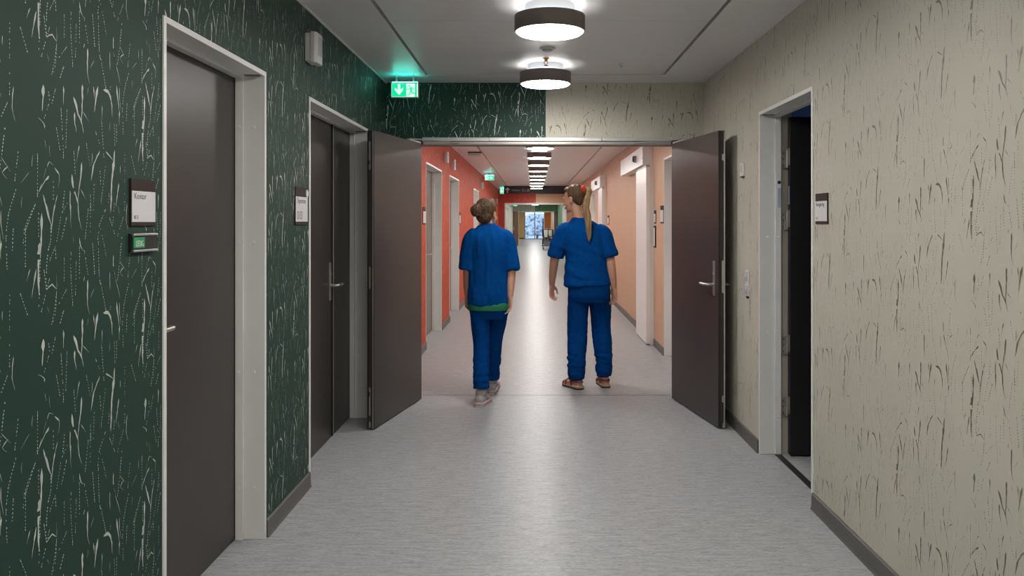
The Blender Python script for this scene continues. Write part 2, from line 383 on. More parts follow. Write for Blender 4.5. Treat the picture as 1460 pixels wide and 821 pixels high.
# ------------------------------------------------------------------ doors along the walls
def bent(pts, r, seg=10):
    """rounded tube through the points"""
    P = [Vector(p) for p in pts]; Q = [P[0]] + P + [P[-1]]; out = []
    for i in range(1, len(Q) - 2):
        for k in range(6):
            t = k / 6
            out.append(0.5 * ((2 * Q[i]) + (Q[i + 1] - Q[i - 1]) * t + (2 * Q[i - 1] - 5 * Q[i] + 4 * Q[i + 1] - Q[i + 2]) * t * t + (3 * Q[i] - Q[i - 1] - 3 * Q[i + 1] + Q[i + 2]) * t ** 3))
    out.append(P[-1]); mb = MB(); mb.tube(out, r, seg); return mb
def handle(f, n0, u, z, du, parent, plate=(0.15, 0.10), key=True):
    """lever handle on a long back plate; f(n,u,z), n0 the leaf face, du the direction the lever points"""
    mb = MB(); mb.box((n0 - .001, u - .02, z - plate[1]), (n0 + .006, u + .02, z + plate[0]), f)
    h = mb.build('door_handle', M['plate'], parent, bevel=.002)
    s = 1 if du > 0 else -1
    pts = [(n0 + .003, u, z), (n0 + .035, u, z), (n0 + .055, u + s * .012, z), (n0 + .058, u + s * .05, z), (n0 + .058, u + s * .10, z), (n0 + .054, u + s * .135, z), (n0 + .04, u + s * .142, z)]
    bent([f(*p) for p in pts], .0095).build('lever', M['steel'], h, smooth=True)
    if key:
        k = MB(); k.lathe([(.010, n0 + .004), (.010, n0 + .010), (.006, n0 + .011)], lambda x, y, hh: f(hh, u + x, z + .075 + y), 14)
        k.build('keyhole_cylinder', M['steel'], h)
    return h
def add_door(num, f, u0, u1, zt, label, leaves, handles, caps=True, leafmat='leaf', closed=True, dep=.125, near=True, vent=True):
    r = empty('door_%d' % num, f(0, (u0 + u1) / 2, 0), label, 'door', kind='structure')
    mb = MB(); w = .022
    mb.box((-dep + .035, u0, 0), (.006, u0 + w, zt), f).box((-dep + .035, u1 - w, 0), (.006, u1, zt), f).box((-dep + .035, u0 + w, zt - w), (.006, u1 - w, zt), f)
    w2 = .034
    mb.box((-dep, u0, 0), (-dep + .035, u0 + w2, zt), f).box((-dep, u1 - w2, 0), (-dep + .035, u1, zt), f).box((-dep, u0 + w2, zt - w2), (-dep + .035, u1 - w2, zt), f)
    fr = mb.build('door_frame', M['frame'], r, bevel=.0015)
    if caps:
        for z in (.234, .76, 1.346, 1.87):
            for n, ww in ((-.045, w), (-.108, w2)):
                for u, sg in ((u0 + ww, 1), (u1 - ww, -1)):
                    c = MB(); c.lathe([(.0085, -.001), (.0085, .001), (.006, .0025)], lambda x, y, h, n=n, u=u, sg=sg, z=z: f(n + x, u + sg * h, z + y), 14)
                    c.build('bolt_cap', M['white'], fr)
        if vent:
            v = MB()
            for k in range(5): v.box((-.075 + k * .014, u1 - .06, zt - w - .0015), (-.066 + k * .014, u1 - w - .004, zt - w + .001), f)
            v.build('vent_slots', M['black'], fr)
    if closed:
        for i, (a, b) in enumerate(leaves):
            l = MB(); l.box((-dep - .045, a, .008), (-dep - .002, b, zt - w2 + .008), f)
            lf = l.build('door_leaf', M[leafmat], r, bevel=.0015)
            g = MB(); g.box((-dep - .04, a + .002, 0.001), (-dep - .006, b - .002, .008), f); g.build('floor_seal', M['black'], lf)
            if i + 1 < len(leaves):
                e = MB(); e.box((-dep - .012, b - .026, .012), (-dep + .010, b - .012, zt - w2 - .002), f); e.build('edge_seal', M['black'], lf)
                e = MB(); e.box((-dep - .002, b - .011, .012), (-dep + .012, b - .004, zt - w2 - .002), f); e.build('astragal', M['alu'], lf)
            for (hu, hz, hd, hl) in handles:
                if hl == i: handle(f, -dep - .002, hu, hz, hd, lf)
    return r, fr

# --- left wall doors (near corridor)
d1 = (YL(231), YL(378)); d2 = (YL(440), YL(524))
DZ = 2.125
d3 = (YR(1160), YR(1083))
dA = (YL(607), YL(629.5)); dB = (YL(640.6), YL(654.1)); dC = (YL(675.2), YL(682.7)); dDD = (YL(700.8), YL(704.5))
dE = (7.75, YR(947.3)); dF = (19.0, 20.3)
def hol(d, thr=False, zt=DZ): return (d[0] + .003, d[1] - .003, -.01, zt - .003, thr)

YB = -3.2   # corridor end behind the camera
holesL = [hol(d1), hol(d2)]
wall('wall_left', lw, YB, D, 0, CE, holesL, [M['green'], M['str_green']], 'dark green corridor wall with pale dribbled wallpaper strokes', (1.6, D - .002, True))
wall('wall_right', rw, YB, D, 0, CE, [hol(d3, True)], [M['cream'], M['str_cream']], 'cream corridor wall with thin pewter wallpaper strokes', (2.0, D - .002, True), flip=True)
wall('wall_back', lambda n, u, z: (u, YB + n, z), -A - TH, B + TH, 0, CE, [], [M['cream']], 'plain cream end wall behind the viewer')
# --- header wall with the double door
HW = .14
ox0, ox1 = (602 - VX) * D / F, (957 - VX) * D / F
HZ = 2.10
xs = (778 - VX) * D / F
fd = lambda n, u, z: (u, D - n, z)
wall('wall_front', fd, -A - TH, xs, 0, CE, [(ox0 - .03, xs + 1, -.01, HZ, True)], [M['green'], M['str_green']], 'dark green half of the wall above the open double doors', (-A + .002, xs - .003, True), th=HW)
wall('wall_front.001', fd, xs, B + TH, 0, CE, [(xs - 1, ox1 + .03, -.01, HZ, True)], [M['cream'], M['str_cream']], 'cream half of the wall above the open double doors', (xs + .003, B - .002, True), th=HW)

# --- second corridor
Ya = D + HW
wall('wall_left.001', lw, Ya, Y3, 0, CE2, [hol(dA), hol(dB), hol(dC), hol(dDD)], [M['orange'], M['str_orange']], 'orange corridor wall beyond the open double doors', (Ya + .01, 22, False))
wall('wall_right.001', rw, Ya, Y3, 0, CE2, [hol(dE), hol(dF)], [M['peach'], M['str_peach']], 'peach corridor wall beyond the open double doors', (Ya + .01, 18, False), flip=True)
o30, o31 = (719.5 - VX) * Y3 / F, (808 - VX) * Y3 / F
f3 = lambda n, u, z: (u, Y3 - n, z)
x3 = (764 - VX) * Y3 / F
wall('wall_front.002', f3, -A - TH, x3, 0, CE2, [(o30, x3 + 1, -.01, 2.08, True)], [M['red'], M['str_orange']], 'red half of the wall over the farther corridor opening', (-A + .005, x3 - .01, False), th=.2)
wall('wall_front.003', f3, x3, B + TH, 0, CE2, [(x3 - 1, o31, -.01, 2.08, True)], [M['peach'], M['str_peach']], 'peach half of the wall over the farther corridor opening', (x3 + .01, B - .005, False), th=.2)
# --- third corridor
wall('wall_left.002', lw, Y3 + .2, Y4, 0, CE2, [hol((38.8, 42.5))], [M['cream'], M['str_cream']], 'cream wall of the distant third corridor')
wall('wall_right.002', rw, Y3 + .2, Y4, 0, CE2, [hol((36.5, 40.5))], [M['leafgreen'], M['str_green']], 'mid green wall of the distant third corridor')
o40, o41 = (738.5 - VX) * Y4 / F, (790.5 - VX) * Y4 / F
f4 = lambda n, u, z: (u, Y4 - n, z)
x4 = (763 - VX) * Y4 / F
wall('wall_front.004', f4, -A - TH, x4, 0, CE2, [(o40, x4 + 1, -.01, 2.06, True)], [M['cream']], 'cream half of the wall over the farthest door opening', th=.2)
wall('wall_front.005', f4, x4, B + TH, 0, CE2, [(x4 - 1, o41, -.01, 2.06, True)], [M['leafgreen'], M['str_green']], 'green half of the wall over the farthest door opening', (x4 + .05, B - .01, False), th=.2)
# --- end lobby
wall('wall_left.003', lw, Y4 + .2, Y5, 0, CE2, [], [M['cream']], 'pale side wall of the end lobby beside the yellow panel')
wall('wall_right.003', rw, Y4 + .2, Y5, 0, CE2, [], [M['peach']], 'pale pink side wall of the end lobby behind the cart')
f5 = lambda n, u, z: (u, Y5 - n, z)
w0, w1 = (748 - VX) * Y5 / F, (776.5 - VX) * Y5 / F
wall('wall_front.006', f5, -A - TH, w0, 0, CE2, [], [M['yellow']], 'yellow end wall left of the bright window')
wall('wall_front.007', f5, w1, B + TH, 0, CE2, [], [M['tangerine']], 'bright orange end wall right of the window')

# ------------------------------------------------------------------ floor and ceilings
fl = MB(); fl.box((-A - .25, YB - .25, -.1), (B + .25, Y5 + .25, 0))
tag(fl.build('floor', M['floor']), 'grey streaked linoleum floor running the whole corridor', 'floor', kind='structure')
st = MB(); st.box((ox0, D + .02, 0.0), (ox1, D + .032, .0012))
tag(st.build('trim_1', M['copper']), 'thin dark threshold strip across the floor under the double doors', 'threshold strip', kind='structure')

def ceiling(name, y0, y1, z, label, isl0=None, isl1=None, seam=0.0):
    x0, x1 = -A - .2, B + .2
    xa, xb, g = -.85, 1.03, .022
    isl0 = y0 + .1 if isl0 is None else isl0; isl1 = y1 - .36 if isl1 is None else isl1
    mb = MB()
    mb.box((x0, y0, z), (xa, y1, z + .04)).box((xb, y0, z), (x1, y1, z + .04))
    mb.box((xa, y0, z), (xb, isl0, z + .04)).box((xa, isl1, z), (xb, y1, z + .04))
    n = max(1, round((isl1 - isl0 - 2 * g) / .835)); L = (isl1 - isl0 - 2 * g) / n
    for k in range(n):
        a = isl0 + g + k * L
        mb.box((xa + g, a + .0012, z), (xb - g, a + L - .0012, z + .04))
    mb.box((x0, y0, z + .06), (x1, y1, z + .1), mi=1)
    mb.box((xa - .004, isl0 - .004, z + .035), (xb + .004, isl1 + .004, z + .062), mi=1)
    # white edge trims along the walls
    mb.box((-A, y0, z - .006), (-A + .012, y1, z)).box((B - .012, y0, z - .006), (B, y1, z))
    o = mb.build(name, [M['ceil'], M['void']], bevel=0)
    return tag(o, label, 'ceiling', kind='structure')
ceiling('ceiling', YB, D, CE, 'grey white metal panel ceiling with a dark shadow gap')
ceiling('ceiling.001', Ya, Y3, CE2, 'metal panel ceiling of the orange and peach corridor')
ceiling('ceiling.002', Y3 + .2, Y4, CE2, 'metal panel ceiling of the distant third corridor')
ceiling('ceiling.003', Y4 + .2, Y5, CE2, 'metal panel ceiling of the end lobby')

def baseboard(name, f, spans, label, h=.08, m='base'):
    mb = MB()
    for a, b in spans:
        poly = [(0, 0), (.018, 0), (.013, .012), (.012, h - .004), (.008, h), (0, h)]
        mb.prism(poly, a, b, lambda p, q, c: f(p, c, q))
    return tag(mb.build(name, M[m]), label, 'baseboard', kind='structure')
def spans(y0, y1, ds):
    out = []; a = y0
    for d in sorted(ds): out.append((a, d[0] - .001)); a = d[1] + .001
    out.append((a, y1)); return out
baseboard('baseboard_left', lw, spans(YB, D, [d1, d2]), 'dark grey baseboard under the dark green wall')
baseboard('baseboard_right', rw, spans(YB, D, [d3]), 'dark grey baseboard under the near cream wall')
sl1 = (YR(932.7), YR(906.8) + .35)
baseboard('baseboard_left.001', lw, spans(Ya, Y3, [dA, dB, dC, dDD]), 'grey baseboard under the orange wall')
baseboard('baseboard_right.001', rw, spans(Ya, Y3, [dE, (9.66, 10.66), (15.95, 16.95), dF]), 'grey baseboard under the peach wall')
baseboard('baseboard_left.002', lw, spans(Y3 + .2, Y4, [(38.8, 42.5)]), 'grey baseboard under the distant cream wall')
baseboard('baseboard_right.002', rw, spans(Y3 + .2, Y4, [(36.5, 40.5)]), 'grey baseboard under the distant green wall')
baseboard('baseboard_front', f5, [(-A + .02, w0)], 'dark baseboard under the yellow end wall', .1)
baseboard('baseboard_front.001', f5, [(w1, B - .02)], 'dark baseboard under the orange end wall', .1)

# ------------------------------------------------------------------ doors
r1, fr1 = add_door(1, lw, d1[0], d1[1], DZ, 'closed dark brown door nearest on the green wall, in a grey frame', [(d1[0] + .026, d1[1] - .026)], [(d1[0] + .115, 1.06, 1, 0)])
sp2 = 1.345 * F / (VX - 475)
r2, fr2 = add_door(2, lw, d2[0], d2[1], DZ, 'dark brown unequal double door on the green wall, beside the open door leaf', [(d2[0] + .026, sp2), (sp2 + .003, d2[1] - .026)], [(sp2 - .055, 1.02, 1, 0)])
r3, fr3 = add_door(3, rw, d3[0], d3[1], DZ, 'open door into a dark room, in a grey frame on the cream wall', [], [], closed=False)
# right door: leaf swung 90 degrees into the dark room, hinges on the far jamb
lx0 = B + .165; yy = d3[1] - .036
l = MB(); l.box((lx0, yy - .045, .01), (lx0 + .92, yy, 2.085)); rl = l.build('door_leaf', M['leafdark'], r3, bevel=.002)
l = MB(); l.box((B + .085, d3[0] + .02, 0), (B + .125, d3[1] - .02, .003)); l.build('threshold', M['black'], r3)
for z in (1.83, 1.45, .68, .30):
    h = MB()
    h.box((B + .128, d3[1] - .0375, z - .055), (B + .148, d3[1] - .034, z + .055))
    h.box((B + .146, d3[1] - .049, z - .055), (B + .164, d3[1] - .0335, z + .0))
    h.lathe([(.007, -.055), (.007, .055)], lambda x, y, hh, z=z: (B + .158 + x, d3[1] - .045 + y, z + hh), 12)
    h.box((B + .1635, yy - .04, z - .04), (B + .1658, yy - .006, z + .065))
    hg = h.build('hinge', M['plate'], fr3)
    s_ = MB()
    for dz in (-.04, .0, .035): s_.lathe([(.0035, -.0005), (.0035, .0008)], lambda x, y, hh, z=z, dz=dz: (B + .137 + x, d3[1] - .0376 - hh, z + dz + y), 10)
    s_.build('screw', M['black'], hg)
yj = d3[1] - .0342
s_ = MB(); s_.lathe([(.011, 0), (.011, .0012)], lambda x, y, hh: (B + .112 + x, yj - hh, 1.685 + y), 18); s_.build('sticker', M['bluestk'], fr3)
s_ = MB(); s_.box((B + .102, yj - .0012, 1.53), (B + .122, yj, 1.65)); s_.build('sticker', M['palestk'], fr3)
s_ = MB(); s_.box((lx0 - .0012, yy - .032, 1.55), (lx0 + .0005, yy - .014, 1.66)); s_.build('sticker', M['palestk'], rl)
handle(lambda n, u, z: (u, yy - .045 - n, z), 0, lx0 + .86, 1.03, -1, rl)

rA, _ = add_door(4, lw, dA[0], dA[1], DZ, 'taupe door nearest on the orange wall', [(dA[0] + .026, dA[0] + 1.0), (dA[0] + 1.003, dA[1] - .026)], [(dA[0] + .94, 1.03, 1, 0)], leafmat='leaf2')
rB, _ = add_door(5, lw, dB[0], dB[1], DZ, 'second taupe door along the orange wall', [(dB[0] + .026, dB[0] + .95), (dB[0] + .953, dB[1] - .026)], [(dB[0] + .9, 1.03, 1, 0)], leafmat='leaf2')
rC, _ = add_door(6, lw, dC[0], dC[1], DZ, 'white framed door behind the head of the walker with a bun', [(dC[0] + .026, dC[1] - .026)], [], leafmat='frame', caps=False)
rD, _ = add_door(7, lw, dDD[0], dDD[1], DZ, 'farthest framed door on the orange wall', [(dDD[0] + .026, dDD[1] - .026)], [], leafmat='leaf2', caps=False)
rE, _ = add_door(8, rw, dE[0], dE[1], DZ, 'white framed door on the peach wall, half behind the open leaf', [(dE[0] + .026, dE[1] - .026)], [], leafmat='frame')
rF, _ = add_door(9, rw, dF[0], dF[1], DZ, 'framed door on the peach wall past both sliding doors', [(dF[0] + .026, dF[1] - .026)], [], leafmat='frame', caps=False)
add_door(10, lw, 38.8, 42.5, DZ, 'pale door on the distant cream wall', [(38.83, 40.6), (40.61, 42.47)], [], leafmat='frame', caps=False)
add_door(11, rw, 36.5, 40.5, DZ, 'pale door on the distant green wall', [(36.53, 38.5), (38.51, 40.47)], [], leafmat='frame', caps=False)

# double door frame and leaves
tr = MB()
tr.box((ox0 - .075, D - .012, 0), (ox0 - .028, D + HW + .01, HZ + .02)).box((ox1 + .028, D - .012, 0), (ox1 + .075, D + HW + .01, HZ + .02)).box((ox0 - .028, D - .012, HZ - .022), (ox1 + .028, D + HW + .01, HZ + .02))
tag(tr.build('trim_2', M['base'], bevel=.003), 'dark steel frame around the open double doors', 'door frame', kind='structure')
rail = empty('door_closer_rail', ((ox0 + ox1) / 2, D - .02, HZ + .03), 'long aluminium door closer rail across the top of the open double doors', 'door closer')
xj = [(602 - VX) * 6.83 / F, (697 - VX) * 6.83 / F, (858 - VX) * 6.83 / F, (958 - VX) * 6.83 / F]
for i in range(3):
    q = MB(); q.box((xj[i] + .0015, D - .052, HZ + .004), (xj[i + 1] - .0015, D - .0125, HZ + .036)); q.build('rail_cover', M['alu'], rail, bevel=.004)
q = MB(); q.box((xj[0] + .01, D - .044, HZ - .022), (xj[3] - .01, D - .0125, HZ + .002)); q.build('slide_channel', M['plate'], rail, bevel=.002)

def open_leaf(num, hx, hy, fx, fy, side, label, active):
    """leaf from its hinge edge (hx,hy) to its free edge (fx,fy); side = +1 when the visible face looks to +x"""
    d = Vector((fx - hx, fy - hy, 0)); w = d.length; d.normalize(); nrm = Vector((-d.y, d.x, 0))
    if nrm.x * side < 0: nrm = -nrm
    f = lambda n, u, z: tuple(Vector((hx, hy, 0)) + d * u + nrm * n + Vector((0, 0, z)))
    r = empty('door_%d' % num, (hx, hy, 0), label, 'door', kind='structure')
    T = .05
    b = MB(); b.box((-T, 0, .008), (0, w, 2.075), f); lf = b.build('door_leaf', M['leaf'], r, bevel=.002)
    e = MB(); e.box((-T + .002, w - .001, .012), (-T + .012, w + .006, 2.07), f); e.build('edge_seal', M['alu' if active else 'black'], lf)
    e = MB(); e.box((-.012, w - .001, .012), (-.006, w + .0035, 2.07), f); e.build('edge_strip', M['black' if active else 'alu'], lf)
    def plate(z0, z1, m='plate', wd=.02, name='edge_plate'):
        c = MB(); n0 = -.036; zc = []
        hw = wd / 2; pts = []
        for k in range(9): a = math.pi * k / 8; pts.append((n0 + hw * math.cos(a), z1 - hw + hw * math.sin(a)))
        for k in range(9): a = math.pi + math.pi * k / 8; pts.append((n0 + hw * math.cos(a), z0 + hw + hw * math.sin(a)))
        c.prism(pts, w - .001, w + .0025, lambda p, q, cc: f(p, cc, q)); return c.build(name, M[m], lf)
    zz = lambda py: EYE + (VY - py) * fy / F
    if active:
        pl = plate(zz(418), zz(371), 'alu', .022, 'lock_plate')
        q = MB(); q.box((-.042, w, 1.02), (-.03, w + .010, 1.045), f); q.build('latch_bolt', M['steel'], pl, bevel=.002)
        plate(zz(229), zz(219), 'alu', .021, 'strike_plate'); plate(zz(574), zz(564), 'alu', .021, 'strike_plate')
        plate(zz(611), zz(603), 'plate', .014, 'bottom_bolt')
        handle(f, 0, w - .075, 1.0, -1, lf, (.165, .08))
        fb = lambda n, u, z: f(-T - n, u, z)
        handle(fb, 0, w - .075, 1.0, -1, lf, (.165, .08))
        stops = [zz(224)]
    else:
        pl = plate(zz(242), zz(201), name='flush_bolt')
        q = MB(); q.box((-.04, w + .0015, zz(234)), (-.031, w + .0035, zz(229)), f); q.build('bolt_thumb', M['black'], pl)
        pl = plate(zz(412), zz(380), name='strike_plate')
        for a, bb in ((394, 388), (404, 397)):
            q = MB(); q.box((-.041, w + .0015, zz(a)), (-.031, w + .0036, zz(bb)), f); q.build('strike_pocket', M['brass'], pl)
        pl = plate(zz(593), zz(552), name='flush_bolt')
        q = MB(); q.box((-.04, w + .0015, zz(565)), (-.031, w + .0035, zz(559)), f); q.build('bolt_thumb', M['black'], pl)
        plate(zz(610), zz(601), name='bottom_bolt')
    # hinges on the frame side
    for z in (.25, 1.05, 1.85):
        c = MB(); c.lathe([(.009, -.06), (.009, .06)], lambda x, y, h, z=z: f(-T - .004 + x, -.012 + y, z + h), 12); c.build('hinge', M['plate'], r)
    # closer arm under the rail
    c = MB(); c.box((-.02, .02, 2.076), (.0, .30, 2.088), f); c.build('closer_arm_bracket', M['alu'], lf)
    c = MB(); c.tube([f(-.01, .25, 2.092), (hx + side * .30, D - .03, 2.092)], .009, 8, flat=.6); c.build('closer_arm', M['alu'], lf)
    return r
open_leaf(12, -.9105, 6.715, -1.1036, 5.724, +1, 'left leaf of the dark brown double door, swung open before the green wall', False)
open_leaf(13, 1.125, 6.745, 1.283, 5.752, -1, 'right leaf of the dark brown double door, with lever handle, before the cream wall', True)

# frames of the two farther openings and their open leaves
def opening_trim(name, Yw, a, b, zt, w, m, label):
    t = MB(); t.box((a, Yw - .02, 0), (a + w, Yw + .21, zt)).box((b - w, Yw - .02, 0), (b, Yw + .21, zt)).box((a + w, Yw - .02, zt - w), (b - w, Yw + .21, zt))
    return tag(t.build(name, M[m], bevel=.003), label, 'door frame', kind='structure')
opening_trim('trim_3', Y3, o30, o31, 2.09, .055, 'white', 'white steel frame around the farther corridor opening')
opening_trim('trim_4', Y4, o40 - .05, o41 + .05, 2.07, .06, 'frame', 'pale frame around the farthest door opening')
for num, hx, fx_, lab, lm in ((14, o40 + .02, o40 - .20, 'open brown leaf at the left of the farthest door opening', 'brownleaf'), (15, o41 - .02, o41 + .13, 'open dark leaf at the right of the farthest door opening', 'leafdark')):
    r = empty('door_%d' % num, (hx, Y4 - .05, 0), lab, 'door', kind='structure')
    sg = 1 if fx_ > hx else -1
    q = MB(); q.prism([(hx, Y4 - .04), (fx_, Y4 - 1.05), (fx_ + sg * .045, Y4 - 1.04), (hx + sg * .045, Y4 - .035)], .01, 2.05, ident); lf = q.build('door_leaf', M[lm], r)
    q = MB(); q.box((min(fx_, fx_ + sg * .04), Y4 - 1.056, .95), (max(fx_, fx_ + sg * .04), Y4 - 1.046, 1.15)); q.build('lock_plate', M['alu'], lf)
for X0, s in ((o30 + .055, 1), (o31 - .055, -1)):
    for z in (.3, 1.2, 1.9):
        q = MB(); q.box((X0 - .001 * s, Y3 + .05, z - .06), (X0 + .012 * s, Y3 + .10, z + .06))
        o = q.build('hinge_plate', M['black'], bpy.data.objects['trim_3'])

# ------------------------------------------------------------------ dark room behind the right door
def shell(name, a, b, m, label, cat):
    q = MB(); q.box(a, b); return tag(q.build(name, M[m]), label, cat, kind='structure')
rx = B + TH
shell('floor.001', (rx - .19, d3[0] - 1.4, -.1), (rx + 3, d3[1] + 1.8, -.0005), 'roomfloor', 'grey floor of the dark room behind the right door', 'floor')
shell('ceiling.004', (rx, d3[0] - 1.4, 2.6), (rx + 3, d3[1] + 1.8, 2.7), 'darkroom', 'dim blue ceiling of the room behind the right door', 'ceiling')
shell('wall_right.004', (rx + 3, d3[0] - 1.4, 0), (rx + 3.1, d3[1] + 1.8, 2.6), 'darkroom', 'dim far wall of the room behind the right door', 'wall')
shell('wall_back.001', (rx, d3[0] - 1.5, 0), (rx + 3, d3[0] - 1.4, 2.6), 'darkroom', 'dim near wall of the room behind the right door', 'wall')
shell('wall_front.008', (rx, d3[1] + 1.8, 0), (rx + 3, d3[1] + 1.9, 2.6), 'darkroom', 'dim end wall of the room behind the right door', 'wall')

# ------------------------------------------------------------------ ceiling lamps
def make_lamp(y, z):
    r = empty('ceiling_lamp', (MID - .005, y, z))
    f = lambda x, yy, h: (MID - .005 + x, y + yy, z + h)
    q = MB(); q.lathe([(.13, 0), (.13, -.050), (.122, -.052)], f, 40); q.build('mounting_base', M['lampbase'], r, smooth=True)
    q = MB(); q.lathe([(.1865, -.058), (.1875, -.061), (.1875, -.141), (.186, -.143), (.178, -.143), (.178, -.137), (.15, -.137), (.15, -.063), (.170, -.060), (.178, -.058), (.1865, -.058)], f, 56, cap=False)
    q.build('housing', M['housing'], r, smooth=True)
    q = MB(); q.lathe([(.1775, -.1365), (.1765, -.1440), (.168, -.1520), (.13, -.1570), (.06, -.1590)], f, 48); q.build('diffuser', M['diff'], r)
    q = MB(); q.lathe([(.128, -.0565), (.176, -.0565), (.176, -.0585), (.128, -.0585), (.128, -.0565)], f, 48, cap=False); q.build('upper_light_ring', M['updiff'], r)
    return r
lamp0 = None
YLAMP = [4.40 + 1.67 * k for k in range(-4, 13)] + [27.78] + [29.8 + 1.67 * k for k in range(12)] + [51.5 + 2.1 * k for k in range(8)]
nb = 0
ordn = ['nearest', 'second', 'third', 'fourth', 'fifth', 'sixth', 'seventh', 'eighth', 'ninth', 'tenth', 'eleventh', 'twelfth', 'thirteenth', 'fourteenth']
for i, y in enumerate(YLAMP):
    z = CE if y < D else CE2
    if lamp0 is None: lamp0 = o = make_lamp(y, z)
    else: o = copy_tree(lamp0)
    o.location = (MID - .005, y, z)
    if y < 2.9 or y > Y3: lab = 'round ceiling lamp out of sight of the corridor view'; g = 'ceiling lamps out of view'
    elif y < 5: lab = 'largest round taupe ceiling lamp, nearest in the corridor'; g = None
    elif y < 6.5: lab = 'round taupe ceiling lamp hanging just before the open double doors'; g = None
    elif y < 8.5: lab = 'round ceiling lamp hidden just behind the wall over the double doors'; g = None
    else:
        k = [v for v in YLAMP if 8.5 < v < 25].index(y) if y < 25 else 99
        last = len([v for v in YLAMP if 8.5 < v < 25]) - 1
        lab = 'round ceiling lamp hidden behind the black overhead sign' if k == 99 else ('last round ceiling lamp, just before the black overhead sign' if k == last else '%s round ceiling lamp of the orange corridor, counted from the double doors' % ordn[k].replace('nearest', 'first')); g = None
    o['label'] = lab; o['category'] = 'ceiling lamp'; o['group'] = g or 'round ceiling lamps in a row along the corridor'

# ------------------------------------------------------------------ ceiling fittings
r = empty('smoke_detector', (MID, 5.48, CE), 'small white dome smoke detector between the two nearest ceiling lamps', 'smoke detector')
f = lambda x, y, h: (MID + x, 5.48 + y, CE + h)
q = MB(); q.lathe([(.052, 0), (.052, -.008), (.047, -.012)], f, 28); q.build('detector_base', M['plastic'], r, smooth=True)
q = MB(); q.lathe([(.036, -.012), (.034, -.020), (.026, -.025), (.012, -.028)], f, 28); q.build('detector_dome', M['plastic2'], r, smooth=True)
r = empty('sprinkler_head', (MID - .004, 5.82, CE), 'small brass sprinkler head hanging before the second ceiling lamp', 'sprinkler')
f = lambda x, y, h: (MID - .004 + x, 5.82 + y, CE + h)
q = MB(); q.lathe([(.022, 0), (.022, -.004), (.012, -.010), (.010, -.026)], f, 20); q.build('escutcheon', M['brass'], r, smooth=True)
q = MB(); q.tube([f(-.010, 0, -.024), f(-.013, 0, -.036), f(0, 0, -.052)], .0025, 8).tube([f(.010, 0, -.024), f(.013, 0, -.036), f(0, 0, -.052)], .0025, 8); q.build('yoke', M['brass'], r)
q = MB(); q.lathe([(.014, -.052), (.014, -.0545)], f, 16); q.build('deflector_plate', M['plate'], r)
r = empty('ceiling_sensor', (.64, 6.05, CE), 'tiny white presence sensor on the ceiling near the cream wall', 'sensor')
f = lambda x, y, h: (.64 + x, 6.05 + y, CE + h)
q = MB(); q.lathe([(.022, 0), (.022, -.006), (.014, -.012)], f, 20); q.build('sensor_base', M['plastic'], r, smooth=True)
q = MB(); q.lathe([(.010, -.012), (.009, -.018), (.005, -.021)], f, 16); q.build('sensor_lens', M['plastic2'], r, smooth=True)
p = at(677, 220, 13.4)
r = empty('ceiling_vent_box', (p.x, 13.4, CE2), 'flat grey box with a dark slot on the ceiling above the orange wall', 'ceiling box')
q = MB(); q.box((p.x - .105, 13.3, CE2 - .055), (p.x + .105, 13.5, CE2)); q.build('box_body', M['plastic2'], r, bevel=.004)
q = MB(); q.box((p.x - .107, 13.29, CE2 - .018), (p.x + .107, 13.5, CE2 - .004)); q.build('slot_strip', M['black'], r)

